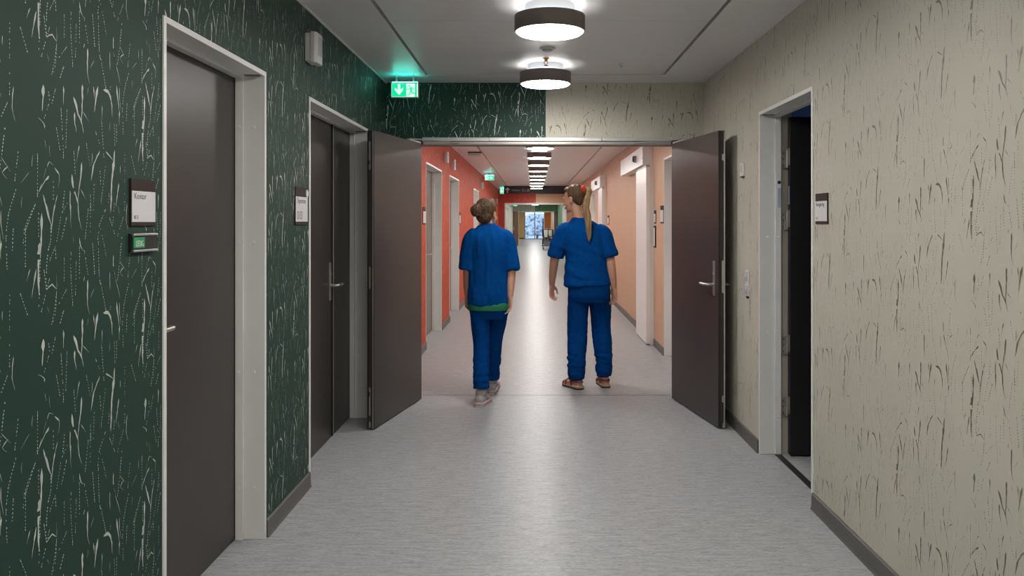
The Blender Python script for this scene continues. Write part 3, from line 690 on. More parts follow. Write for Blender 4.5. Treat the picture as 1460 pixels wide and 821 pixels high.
# ------------------------------------------------------------------ exit signs
def exit_sign(Y, px0, px1, py0, py1, label, arrow='down', man_left=False):
    a = at(px0, py1, Y); b = at(px1, py0, Y); W = b.x - a.x; H = b.z - a.z; cx = (a.x + b.x) / 2
    ce = CE if Y < D else CE2
    r = empty('exit_sign', (cx, Y, ce), label, 'exit sign')
    fs = lambda n, u, z: (cx + u, Y - n, a.z + z)      # n towards the viewer
    q = MB(); q.box((-.03, -W / 2, 0), (0, W / 2, H), fs); hs = q.build('sign_case', M['alu'], r, bevel=.003)
    q = MB(); q.box((-.026, -W / 2 + .012, H), (-.004, W / 2 - .012, H + .007), fs); q.build('light_strip', M['exglow'], r)
    for u in (-W * .3, W * .3):
        q = MB(); q.box((-.02, u - .006, H + .006), (-.01, u + .006, ce - a.z), fs); q.build('bracket', M['alu'], r)
    m = .007
    q = MB(); q.box((0, -W / 2 + m, m), (.0012, W / 2 - m, H - m), fs); pn = q.build('lit_panel', M['exwhite'], r)
    u0, u1, z0, z1 = -W / 2 + m + .003, W / 2 - m - .003, m + .003, H - m - .003
    sp = u0 + (u1 - u0) * (.42 if man_left else .56)
    ga, gb = (sp, u1) if man_left else (u0, sp)
    q = MB(); q.box((.0012, ga, z0), (.0018, gb, z1), fs); q.build('green_field', M['exgreen'], pn)
    c = (ga + gb) / 2; zc = (z0 + z1) / 2; s = (z1 - z0) * .46
    arrowp = [(-.22, 1), (.22, 1), (.22, .02), (.72, .5), (.72, 0.02), (0, -.85), (-.72, 0.02), (-.72, .5), (-.22, .02)]
    if arrow == 'right': arrowp = [(-y, x) for x, y in arrowp]
    q = MB(); q.prism([(c + x * s, zc + y * s) for x, y in arrowp], .0018, .0024, lambda p, q_, n: fs(n, p, q_)); q.build('arrow', M['exwhite'], pn)
    ma, mb_ = (u0, sp) if man_left else (sp, u1)
    mw = mb_ - ma; T = lambda x, y: (ma + mw * x, z0 + (z1 - z0) * y)
    q = MB()
    def stroke(pts, w):
        for i in range(len(pts) - 1):
            p0 = Vector(T(*pts[i])); p1 = Vector(T(*pts[i + 1])); t = (p1 - p0).normalized(); nn = Vector((-t.y, t.x)) * w * mw
            p0 = p0 - t * w * mw * .5; p1 = p1 + t * w * mw * .5
            q.prism([tuple(p0 - nn), tuple(p1 - nn), tuple(p1 + nn), tuple(p0 + nn)], .0012, .0019, lambda a_, b_, n: fs(n, a_, b_))
    hx, hy = T(.28, .85); rr = .075 * mw
    q.prism([(hx + rr * math.cos(k * math.pi / 6), hy + rr * math.sin(k * math.pi / 6)) for k in range(12)], .0012, .0019, lambda a_, b_, n: fs(n, a_, b_))
    stroke([(.43, .68), (.46, .42)], .085); stroke([(.0, .56), (.22, .57), (.40, .70), (.55, .68), (.68, .55)], .035)
    stroke([(.42, .42), (.30, .2), (.16, .08)], .045); stroke([(.50, .42), (.56, .26), (.76, .26)], .045)
    stroke([(.86, 0), (.86, 1.0)], .075)
    q.build('running_figure', M['exgreen'], pn)
    return r
exit_sign(6.45, 557, 597, 117.5, 139.5, 'lit green exit sign with down arrow, before the green wall over the double doors')
exit_sign(18.8, 691, 704.5, 249.7, 257.2, 'small lit green exit sign with sideways arrow on the orange corridor ceiling', 'right', True)
exit_sign(27.2, 712.5, 721, 268.3, 276.5, 'tiny lit green exit sign beside the black overhead sign')
exit_sign(48.0, 731.5, 737.5, 290.7, 294, 'faint distant exit sign in the third corridor')

# overhead direction sign
YO = 26.0
a = at(718.3, 276.4, YO); b = at(813, 265.3, YO)
r = empty('overhead_sign', ((a.x + b.x) / 2, YO, CE2), 'wide black overhead direction sign with up arrow, hung from the ceiling', 'direction sign')
q = MB(); q.box((a.x, YO, a.z), (b.x, YO + .05, CE2)); bd = q.build('sign_board', M['overhead'], r, bevel=.003)
text('sign_text', 'Halsrum', .076, (a.x + .255, YO - .001, a.z + .092), (1, 0, 0), (0, 0, 1), M['signwhite'], bd)
text('sign_text', 'C1.30', .105, (a.x + .565, YO - .001, a.z + .082), (1, 0, 0), (0, 0, 1), M['signwhite'], bd)
cx, cz = a.x + .115, a.z + .115
q = MB()
for poly in ([(-.018, -.085), (.018, -.085), (.018, .05), (-.018, .05)], [(0, .09), (-.075, .02), (-.055, -.005), (0, .05)], [(0, .09), (.075, .02), (.055, -.005), (0, .05)]):
    q.prism([(cx + x, cz + z) for x, z in poly], YO - .0015, YO + .001, lambda p, q_, n: (p, n, q_))
q.build('up_arrow', M['signwhite'], bd)

# ------------------------------------------------------------------ wall signs
def room_sign(f, u0, u1, z0, z1, label, title, number, num_size=.02, badge=False, xd=1, small=True):
    r = empty('room_sign', f(0, (u0 + u1) / 2, z0), label, 'room sign')
    H = z1 - z0; T = .007
    q = MB(); q.box((0, u0, z0), (T, u1, z1), f); bp = q.build('back_plate', M['signbrown'], r, bevel=.001)
    pz0, pz1 = z0 + H * .085, z0 + H * .745
    q = MB(); q.box((T, u0 + .002, pz0), (T + .0015, u1 - .001, pz1), f); pp = q.build('paper_insert', M['paper'], r)
    W = u1 - u0; ul = (u0 if xd > 0 else u1)
    xv = Vector(f(0, 1, 0)) - Vector(f(0, 0, 0)); xv = xv * xd
    if title: text('lettering', title, W * .17, f(T + .0018, ul + xd * W * .09, pz1 - H * .17), xv, (0, 0, 1), M['inkred'], pp, .0002)
    if number: text('number', number, num_size, f(T + .0018, ul + xd * W * .09, pz0 + H * .06), xv, (0, 0, 1), M['ink'], pp, .0002, sx=.8)
    if badge:
        c = MB(); c.lathe([(.016, 0), (.016, .006), (.012, .008)], lambda x, y, h: f(T + h, u1 - .02 + x * .8, z1 - .03 + y * 1.3), 18); c.build('round_sticker', M['white'], bp)
    return r
def zAt(py, Y): return EYE + (VY - py) * Y / F
y0, y1 = YL(184), YL(218)
ym = (y0 + y1) / 2
room_sign(lw, y0, y1, zAt(322, ym), zAt(256, ym), 'brown and white office sign beside the nearest door on the green wall', 'Kontor', '0113', .017)
za, zb = zAt(358.5, ym), zAt(332.5, ym)
r = empty('vacancy_sign', lw(0, ym, za), 'green and black sliding vacancy sign under the office sign', 'vacancy sign')
q = MB(); q.box((0, y0 - .004, za), (.012, y1, zb), lw); bd = q.build('sign_body', M['black'], r, bevel=.001)
W = y1 - y0
q = MB(); q.box((.0115, y0 + .002, za + .012), (.0145, y0 + W * .46, zb - .012), lw); gp = q.build('green_slider', M['vacant'], r, bevel=.001)
text('lettering', 'LEDIG', .026, lw(.0148, y0 + W * .08, (za + zb) / 2 - .011), (0, 1, 0), (0, 0, 1), M['whiteink'], gp, .0002, sx=.72)
for zz_ in (za, zb - .007):
    q = MB(); q.box((.004, y0 - .004, zz_), (.017, y1, zz_ + .007), lw); q.build('edge_rail', M['alu'], r, bevel=.001)
y0, y1 = YL(419.5), YL(436.5); ym = (y0 + y1) / 2
room_sign(lw, y0, y1, zAt(320.5, ym), zAt(267, ym), 'brown and white store room sign with large number beside the unequal double door', 'Depotrum', '0113', .062, badge=True)
y0, y1 = YR(1181.5), YR(1164.5); ym = (y0 + y1) / 2
room_sign(rw, y0, y1, zAt(319, ym), zAt(275.5, ym), 'brown and white room sign on the cream wall beside the dark doorway', 'Rengøring', '0117', .018, xd=-1)
def small_sign(f, YF, p0, p1, py0, py1, label, xd=1):
    ya, yb = sorted((YF(p0), YF(p1))); m_ = (ya + yb) / 2
    return room_sign(f, ya, yb, zAt(py1, m_), zAt(py0, m_), label, '', '', xd=xd)
small_sign(lw, YL, 602.4, 606.0, 295, 320, 'narrow brown and white sign before the first door on the orange wall')
small_sign(lw, YL, 654.6, 656.2, 302.5, 319.5, 'narrow brown and white sign after the second door on the orange wall')
small_sign(rw, YR, 942.3, 946.6, 293, 318.5, 'brown and white sign beside the half hidden white door on the peach wall', -1)
small_sign(rw, YR, 933.2, 935.6, 300, 318.5, 'upper narrow sign beside the nearer sliding door', -1)
ya, yb = YR(935.6), YR(933.2)
r = empty('notice_sign', rw(0, (ya + yb) / 2, zAt(353, ya)), 'tall dark framed notice under the narrow sign beside the nearer sliding door', 'notice board')
q = MB(); q.box((0, ya, zAt(353, ya)), (.014, yb, zAt(322, ya)), rw); q.build('back_plate', M['signbrown'], r)
q = MB(); q.box((.014, ya + .006, zAt(351, ya)), (.0155, yb - .006, zAt(324.5, ya)), rw); q.build('paper_insert', M['paper'], r)
small_sign(rw, YR, 866.9, 868.6, 307, 320, 'narrow sign beside the farther sliding door on the peach wall', -1)

# ------------------------------------------------------------------ wall devices
def alarm(f, u, z, w, h, d, label, name='wall_alarm'):
    r = empty(name, f(0, u, z - h / 2), label, 'wall alarm')
    q = MB(); q.box((0, u - w * .46, z - h * .46), (d * .45, u + w * .46, z + h * .46), f); q.build('back_box', M['plastic'], r, bevel=.004)
    q = MB(); q.prism([(d * .45, -w / 2), (d * .82, -w / 2), (d, -w * .34), (d, w * .34), (d * .82, w / 2), (d * .45, w / 2)], z - h / 2, z + h / 2, lambda p, q_, c: f(p, u + q_, c)); c = q.build('cover', M['plastic'], r, bevel=.005)
    q = MB(); q.box((d, u - w * .27, z - h * .24), (d + .002, u + w * .3, z + h * .36), f); q.build('sounder_panel', M['plastic2'], r, bevel=.002)
    return r
alarm(lw, 4.50, 2.38, .14, .165, .065, 'white wall alarm box high on the green wall between two doors')
ya = (YL(630.6) + YL(636)) / 2
alarm(lw, 11.35, 2.32, .13, .15, .06, 'white alarm box high on the orange wall, the nearer of a pair')
alarm(lw, 12.35, 2.29, .13, .15, .06, 'white alarm box high on the orange wall, the farther of a pair')
alarm(lw, 19.2, 2.28, .14, .15, .06, 'small white alarm box on the orange wall above the walker with a bun')
alarm(lw, 27.0, 2.10, .16, .17, .06, 'tiny white alarm box at the far end of the orange wall')
# reader and switches on the cream wall
y_ = (YR(1057) + YR(1063)) / 2; zc = zAt(242, y_)
r = empty('thermostat', rw(0, y_, zc - .05), 'small white thermostat on the cream wall behind the open door leaf', 'thermostat')
q = MB(); q.box((0, y_ - .04, zc - .045), (.016, y_ + .04, zc + .045), rw); q.build('thermostat_body', M['plastic'], r, bevel=.004)
q = MB(); q.box((.016, y_ - .022, zc - .02), (.0175, y_ + .022, zc + .03), rw); q.build('display', M['plastic2'], r)
q = MB(); q.box((.002, y_ - .03, zc - .052), (.014, y_ + .03, zc - .045), rw); q.build('bottom_grille', M['inkred'], r)
y_ = (YR(1062) + YR(1071)) / 2; zc = zAt(403.5, y_)
r = empty('light_switch', rw(0, y_, zc - .09), 'white double light switch on the cream wall beside the dark doorway', 'light switch')
q = MB(); q.box((0, y_ - .04, zc - .085), (.008, y_ + .04, zc + .085), rw); q.build('frame_plate', M['plastic'], r, bevel=.003)
for dz in (-.043, .043):
    q = MB(); q.prism([(.008, -.032), (.011, -.032), (.016, .0), (.013, .032), (.008, .032)], y_ - .03, y_ + .03, lambda p, q_, c, dz=dz: rw(p, c, zc + dz + q_)); q.build('rocker', M['plastic2'], r, bevel=.002)
q = MB(); q.box((.001, y_ - .03, zc - .098), (.012, y_ + .0, zc - .085), rw); q.build('socket_lip', M['signbrown'], r)

# ------------------------------------------------------------------ sliding doors with operator boxes on the peach wall
def sliding(u0, label):
    r = empty('sliding_door', rw(0, u0 + .5, 0), label, 'sliding door', kind='thing')
    b = MB(); b.box((.002, u0 + .09, 2.112), (.125, u0 + 2.55, 2.337), rw); ob = b.build('operator_box', M['white'], r, bevel=.004)
    uu = u0 + .09 + (.62 if u0 < 12 else .75); zc = 2.225
    c = MB(); c.lathe([(.043, .120), (.043, .150), (.034, .162)], lambda x, y, h: rw(h, uu + x, zc + y), 20); sn = c.build('motion_sensor', M['plate'], ob, smooth=True)
    c = MB(); c.lathe([(.030, .162), (.026, .170), (.012, .174)], lambda x, y, h: rw(h, uu - .02 + x * 1.2, zc + y * 1.2), 20); c.build('sensor_lens', M['lens'], sn, smooth=True)
    for du in (.03, .09):
        c = MB(); c.lathe([(.006, .124), (.006, .127)], lambda x, y, h, du=du: rw(h, u0 + .09 + du + x, 2.19 + y), 10); c.build('box_screw', M['plate'], ob)
    p = MB(); p.box((.045, u0, .012), (.093, u0 + .96, 2.08), rw); pn = p.build('door_panel', M['white'], r, bevel=.003)
    p = MB(); p.box((.05, u0 + .02, .002), (.088, u0 + .955, .012), rw); p.build('floor_seal', M['black'], pn)
    p = MB(); p.box((.002, u0 + .005, .002), (.045, u0 + .06, 2.11), rw); p.build('side_post', M['frame'], r)
    p = MB(); p.box((.05, u0 + .06, 2.08), (.085, u0 + .9, 2.112), rw); p.build('hanger_rail', M['plate'], r)
    return r
sliding(9.67, 'white sliding door with operator box nearer the open double doors, on the peach wall')
sliding(15.96, 'white sliding door with operator box farther along the peach wall')

# ------------------------------------------------------------------ end window and the outdoors
r = empty('window_1', ((w0 + w1) / 2, Y5, 0), 'tall bright two pane glazed end of the corridor', 'window', kind='structure')
q = MB(); t_ = .05
q.box((w0, Y5 - .04, 0), (w0 + t_, Y5 + .08, CE2)).box((w1 - t_, Y5 - .04, 0), (w1, Y5 + .08, CE2)).box((w0 + t_, Y5 - .04, 0), (w1 - t_, Y5 + .08, .05)).box((w0 + t_, Y5 - .04, 2.42), (w1 - t_, Y5 + .08, CE2))
xm = (762.5 - VX) * Y5 / F
q.box((xm - .035, Y5 - .04, .05), (xm + .035, Y5 + .08, 2.42)); q.build('window_frame', M['plastic2'], r)
for a_, b_ in ((w0 + t_, xm - .035), (xm + .035, w1 - t_)):
    q = MB(); q.box((a_, Y5 + .01, .05), (b_, Y5 + .022, 2.42)); q.build('glass_pane', M['glass'], r)
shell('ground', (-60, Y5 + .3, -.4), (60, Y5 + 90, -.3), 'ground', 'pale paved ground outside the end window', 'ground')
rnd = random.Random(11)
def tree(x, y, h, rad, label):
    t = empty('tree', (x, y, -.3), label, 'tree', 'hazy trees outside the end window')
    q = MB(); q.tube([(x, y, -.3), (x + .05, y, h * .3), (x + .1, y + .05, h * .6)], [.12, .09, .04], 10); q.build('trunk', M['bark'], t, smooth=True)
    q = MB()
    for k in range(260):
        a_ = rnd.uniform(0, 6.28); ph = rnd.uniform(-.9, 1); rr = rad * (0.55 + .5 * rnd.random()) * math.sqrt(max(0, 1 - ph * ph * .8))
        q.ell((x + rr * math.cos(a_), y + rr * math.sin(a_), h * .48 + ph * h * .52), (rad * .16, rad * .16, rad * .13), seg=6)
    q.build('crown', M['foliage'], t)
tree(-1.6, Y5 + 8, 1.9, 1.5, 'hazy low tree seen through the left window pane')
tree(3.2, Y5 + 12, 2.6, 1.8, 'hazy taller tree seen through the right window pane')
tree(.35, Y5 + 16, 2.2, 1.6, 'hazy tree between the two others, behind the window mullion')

# ------------------------------------------------------------------ cart in the third corridor
def cart():
    Yc = 43.0; cx = (781 - VX) * Yc / F
    r = empty('cleaning_cart', (cx, Yc, 0), 'grey cleaning cart with white bags and a tall mop pole, far down the corridor', 'cart')
    g = lambda x, y, z: (cx + x, Yc + y, z)
    q = MB(); q.box((-.30, -.42, .17), (.30, .42, .23), g); q.build('base_deck', M['cartgrey'], r, bevel=.02)
    for sx in (-.24, .24):
        for sy in (-.36, .36):
            q = MB(); q.lathe([(.055, -.018), (.065, -.012), (.065, .012), (.055, .018)], lambda x, y, h, sx=sx, sy=sy: g(sx + h, sy + x, .067 + y), 20); c = q.build('caster', M['cartdark'], r)
            q = MB(); q.box((sx - .028, sy - .015, .06), (sx + .028, sy + .03, .17), g); q.build('caster_fork', M['plate'], c)
    for sx in (-.26, .26):
        for sy in (-.38, .38):
            q = MB(); q.tube([g(sx, sy, .22), g(sx, sy, 1.0)], .028, 10); q.build('post', M['cartdark'], r)
    for z in (.42, .66):
        q = MB(); q.box((-.28, -.40, z), (.28, .40, z + .05), g); q.build('shelf', M['cartgrey' if z < .5 else 'cartdark'], r, bevel=.01)
    q = MB(); q.box((-.27, -.37, .235), (.27, .37, .42), g); q.build('lower_bin', M['cartgrey'], r, bevel=.02)
    q = MB(); q.box((-.27, -.2, .71), (.27, .37, .90), g); q.build('upper_bin', M['cartblue'], r, bevel=.02)
    q = MB(); q.tube([g(-.26, -.40, 1.0), g(-.2, -.46, 1.03), g(.2, -.46, 1.03), g(.26, -.40, 1.0)], .02, 10); q.build('push_handle', M['cartdark'], r, smooth=True)
    for i, sx in enumerate((-.10, .13)):
        q = MB(); q.rings([[g(sx + wx * math.cos(a_ * math.pi / 8), -.44 + dy * math.sin(a_ * math.pi / 8), z) for a_ in range(16)] for z, wx, dy in ((.64 + .05 * i, .05, .03), (.70 + .04 * i, .09, .05), (.85, .105, .06), (1.0, .10, .06), (1.02, .095, .055))])
        q.build('bag', M['cartbag'], r, smooth=True)
    q = MB(); q.lathe([(.10, .471), (.125, .64), (.13, .645)], lambda x, y, h: g(-.13 + x, -.24 + y, h), 20); q.build('bucket', M['cartblue'], r, smooth=True)
    q = MB()
    q = MB(); q.box((.02, -.36, .475), (.22, -.1, .56), g); q.build('cloth_stack', M['cartdark'], r, bevel=.02)
    q = MB(); q.tube([g(-.25, -.3, .23), g(-.25, -.28, 1.62)], .028, 10); pl = q.build('mop_pole', M['cartdark'], r, smooth=True)
    q = MB(); q.box((-.33, -.40, .235), (-.2, -.2, .29), g); q.build('mop_head', M['cartbag'], pl, bevel=.02)
    q = MB(); q.ell(g(-.30, -.42, .60), (.05, .04, .07), seg=12); q.build('side_pouch', M['cartbag'], r, smooth=True)
    q = MB(); q.box((-.28, -.2, .92), (.28, .3, .95), g); q.build('top_tray', M['cartdark'], r, bevel=.01)
cart()
for k, (x, z) in enumerate(((-.18, 1.05), (-.05, 1.08), (.07, 1.07), (.2, 1.06))):
    xx0 = (781 - VX) * 43 / F + x
    q = MB(); q.lathe([(.035, .951), (.035, z - .04), (.014, z), (.014, z + .03)], lambda xx, y, h: (xx0 + xx, 42.95 + y, h), 12)
    tag(q.build('spray_bottle', M['plastic'], loc=(xx0, 42.95, .951), smooth=True), 'small white bottle standing on top of the distant cleaning cart', 'bottle', 'bottles on the cleaning cart')

# ------------------------------------------------------------------ people
def remesh(mb, voxel, smooth_it=3, factor=0.5):
    me = bpy.data.meshes.new('tmp'); me.from_pydata([tuple(p) for p in mb.v], [], mb.f)
    bm = bmesh.new(); bm.from_mesh(me); bmesh.ops.recalc_face_normals(bm, faces=bm.faces); bm.to_mesh(me); bm.free()
    o = bpy.data.objects.new('tmp', me); C.objects.link(o)
    r = o.modifiers.new('r', 'REMESH'); r.mode = 'VOXEL'; r.voxel_size = voxel; r.adaptivity = 0
    if smooth_it:
        k = o.modifiers.new('s', 'SMOOTH'); k.factor = factor; k.iterations = smooth_it
    dg = bpy.context.evaluated_depsgraph_get(); dg.update()
    out = bpy.data.meshes.new_from_object(o.evaluated_get(dg))
    bpy.data.objects.remove(o); bpy.data.meshes.remove(me)
    return out
def finish(me, name, mats, org, parent=None, disp=None, pick=None):
    me.name = name; me.materials.clear()
    for m in (mats if isinstance(mats, (list, tuple)) else [mats]): me.materials.append(m)
    if disp:
        nr = [v.normal.copy() for v in me.vertices]
        for v, n in zip(me.vertices, nr): v.co += n * disp(v.co, n)
    if pick:
        for p in me.polygons: p.material_index = pick(p.center)
    me.polygons.foreach_set('use_smooth', [True] * len(me.polygons))
    o = bpy.data.objects.new(name, me); C.objects.link(o)
    if parent: o.parent = parent
    else: o.location = org
    return o
def spline(pts, n=6):
    """smooth path through (x,y,z,r) tuples"""
    P = [np.array(p, float) for p in pts]; Q = [P[0]] + P + [P[-1]]; out = []
    for i in range(1, len(Q) - 2):
        for k in range(n):
            t = k / n
            out.append(0.5 * ((2 * Q[i]) + (Q[i + 1] - Q[i - 1]) * t + (2 * Q[i - 1] - 5 * Q[i] + 4 * Q[i + 1] - Q[i + 2]) * t * t + (3 * Q[i] - Q[i - 1] - 3 * Q[i + 1] + Q[i + 2]) * t ** 3))
    out.append(P[-1]); return out
def limb(mb, pts, flat=1.0, side=None, seg=18, round_ends=True):
    q = spline(pts)
    P = [Vector(p[:3]) for p in q]; R = [max(.001, p[3]) for p in q]
    if round_ends:
        t0 = (P[0] - P[1]).normalized(); t1 = (P[-1] - P[-2]).normalized(); r0, r1 = R[0], R[-1]
        pre = [(P[0] + t0 * r0 * s, r0 * math.sqrt(max(0, 1 - s * s))) for s in (.97, .8, .5)]
        post = [(P[-1] + t1 * r1 * s, r1 * math.sqrt(max(0, 1 - s * s))) for s in (.5, .8, .97)]
        P = [a for a, _ in pre] + P + [a for a, _ in post]; R = [b for _, b in pre] + R + [b for _, b in post]
    mb.tube(P, R, seg, flat=flat, side=side)
def torso(mb, rows, seg=28, p=2.4):
    """rows (z, cx, cy, rx, ry): rounded-rectangle rings"""
    q = spline(rows, 5); rs = []
    for z, cx, cy, rx, ry in q:
        ring = []
        for k in range(seg):
            a = 2 * math.pi * k / seg; c, s = math.cos(a), math.sin(a)
            ring.append((cx + rx * math.copysign(abs(c) ** (2 / p), c), cy + ry * math.copysign(abs(s) ** (2 / p), s), z))
        rs.append(ring)
    mb.rings(rs)
def frame(fwd, up=(0, 0, 1)):
    f = Vector(fwd).normalized(); r = f.cross(Vector(up)).normalized(); u = r.cross(f)
    return Matrix((r, f, u)).transposed()      # columns: right, forward, up
def head(mb, c, R, k=1.0):
    c = Vector(c); H = lambda x, y, z: c + R @ (Vector((x, y, z)) * k)
    E = lambda p, r: mb.ell(H(*p), tuple(v * k for v in r), R, 20)
    E((0, -.012, .03), (.073, .092, .085)); E((0, .03, -.02), (.060, .060, .085)); E((0, .038, -.072), (.047, .047, .040)); E((0, .074, -.097), (.020, .018, .016))
    E((0, .076, .018), (.046, .016, .012)); E((0, .092, -.016), (.010, .014, .026)); E((0, .103, -.034), (.012, .013, .010)); E((.010, .096, -.038), (.007, .009, .007)); E((-.010, .096, -.038), (.007, .009, .007))
    for s in (-1, 1):
        E((s * .036, .062, -.035), (.022, .022, .022)); E((s * .030, .078, -.001), (.013, .012, .010))
        E((s * .073, -.008, -.012), (.009, .019, .031)); E((s * .078, -.014, -.004), (.006, .014, .020)); E((s * .072, -.002, -.034), (.007, .009, .010))
    E((0, .089, -.062), (.023, .010, .006)); E((0, .087, -.073), (.020, .010, .007))
    return H
def head_pick(H):
    eyes = [H(s * .030, .088, -.001) for s in (-1, 1)]; iris = [H(s * .030, .091, -.001) for s in (-1, 1)]; lips = [H(x, .097, -.067) for x in (-.012, 0, .012)]
    def pick(p):
        if min((p - e).length for e in iris) < .0045: return 3
        if min((p - e).length for e in eyes) < .0085: return 2
        if min((p - e).length for e in lips) < .0105: return 1
        return 0
    return pick
def hand(mb, w, d, n, t, curl=18, k=1.0):
    """w wrist, d towards the fingers, n back of the hand, t thumb side"""
    w, d, n, t = Vector(w), Vector(d).normalized(), Vector(n).normalized(), Vector(t)
    t = (t - d * t.dot(d)).normalized(); n = d.cross(t) if d.cross(t).dot(n) > 0 else t.cross(d)
    R = Matrix((t, n, d)).transposed()
    sec = [(-.02, .024, .019), (0, .026, .018), (.025, .035, .016), (.055, .040, .015), (.082, .041, .013), (.09, .036, .010)]
    mb.rings([[w + R @ Vector((a * k * math.cos(j * math.pi / 8), b * k * math.sin(j * math.pi / 8), z * k)) for j in range(16)] for z, a, b in sec])
    for x, L, z0 in ((.029, .070, .082), (.010, .078, .086), (-.010, .073, .084), (-.029, .057, .077)):
        p = w + R @ (Vector((x, 0, z0 - .012)) * k); a = math.radians(curl * .5); pts = [(*p, .0088 * k)]
        for m, (fr, rr) in enumerate(((.46, .0085), (.30, .0078), (.24, .0066))):
            p = p + R @ Vector((x * .06 * (m == 0), -math.sin(a) * L * fr * k, math.cos(a) * (L * fr + (.012 if m == 0 else 0)) * k)); pts.append((*p, rr * k)); a += math.radians(curl * 1.25)
        limb(mb, pts, seg=10)
    b = w + R @ (Vector((.022, -.004, .018)) * k)
    m1 = w + R @ (Vector((.046, -.014, .046)) * k); m2 = w + R @ (Vector((.054, -.022, .072)) * k); m3 = w + R @ (Vector((.052, -.030, .093)) * k)
    limb(mb, [(*b, .014 * k), (*m1, .0115 * k), (*m2, .0095 * k), (*m3, .0075 * k)], seg=10)
def foot(mb, a, d, pitch=0, k=1.0, grow=0.0):
    """a: ankle joint, d: direction of the toes (horizontal)"""
    d = Vector(d).normalized(); s = Vector((d.y, -d.x, 0)); u = Vector((0, 0, 1))
    c, sn = math.cos(pitch), math.sin(pitch); dd = d * c - u * sn; uu = u * c + d * sn
    a = Vector(a)
    P = lambda x, y, z: a + s * x + dd * y + uu * z
    rows = [(-.062, .018, -.062, .018), (-.05, .030, -.052, .030), (-.02, .034, -.042, .040), (.03, .036, -.045, .037), (.08, .042, -.055, .027), (.125, .045, -.062, .020), (.155, .043, -.066, .015), (.178, .032, -.068, .011), (.186, .015, -.069, .007)]
    mb.rings([[P((w + grow) * k * math.cos(j * math.pi / 8), y * k + (grow * (1 if y > .1 else -1) if abs(y) > .05 else 0), (z + (h + grow) * math.sin(j * math.pi / 8)) * k) for j in range(16)] for y, w, z, h in rows])
    return P
nz = lambda v, fx, fy, fz, o=0.0: noise.noise(Vector((v.x * fx + o, v.y * fy + 7.3, v.z * fz + o * .37)))

def person(name, label, loc, J):
    loc = Vector(loc)
    b = MB(); torso(b, J['torso'])
    limb(b, J['neck']); R = frame(J['look'], J.get('headup', (0, 0, 1))); H = head(b, J['head'], R, J.get('hk', 1))
    for arm, t in ((J['armL'], J['thumbL']), (J['armR'], J['thumbR'])):
        limb(b, arm); w = Vector(arm[-1][:3]); d = w - Vector(arm[-2][:3])
        hand(b, w, d * .6 + Vector((0, 0, -1)) * .4 * d.length, Vector((1 if w.x > 0 else -1, 0, 0)), t, J.get('curl', 18), J.get('hand', 1))
    for leg, toe, pit in ((J['legL'], J['toeL'], J['pitL']), (J['legR'], J['toeR'], J['pitR'])):
        limb(b, leg); foot(b, leg[-1][:3], toe, pit, J.get('fk', .95))
    me = remesh(b, .0042, 3, .45)
    body = finish(me, 'person', [M['skin'], M['lips'], M['eyewhite'], M['iris']], loc, None, None, head_pick(H))
    tag(body, label, 'person')
    # top
    t = MB(); torso(t, J['top'], p=2.3)
    for s in ('sleeveL', 'sleeveR'): limb(t, J[s], round_ends=False, seg=20)
    finish(remesh(t, .006, 12, .5), 'scrub_top', J['topmat'], loc, body, lambda v, n: max(-.004, J['topfold'](v, n)) + .007)
    # trousers
    t = MB(); torso(t, J['seat'], p=2.3)
    for s in ('trL', 'trR'): limb(t, J[s], round_ends=False, seg=20)
    finish(remesh(t, .006, 6, .5), 'trousers', J['trmat'], loc, body, lambda v, n: max(-.004, J['trfold'](v, n)) + .005)
    return body, H, R

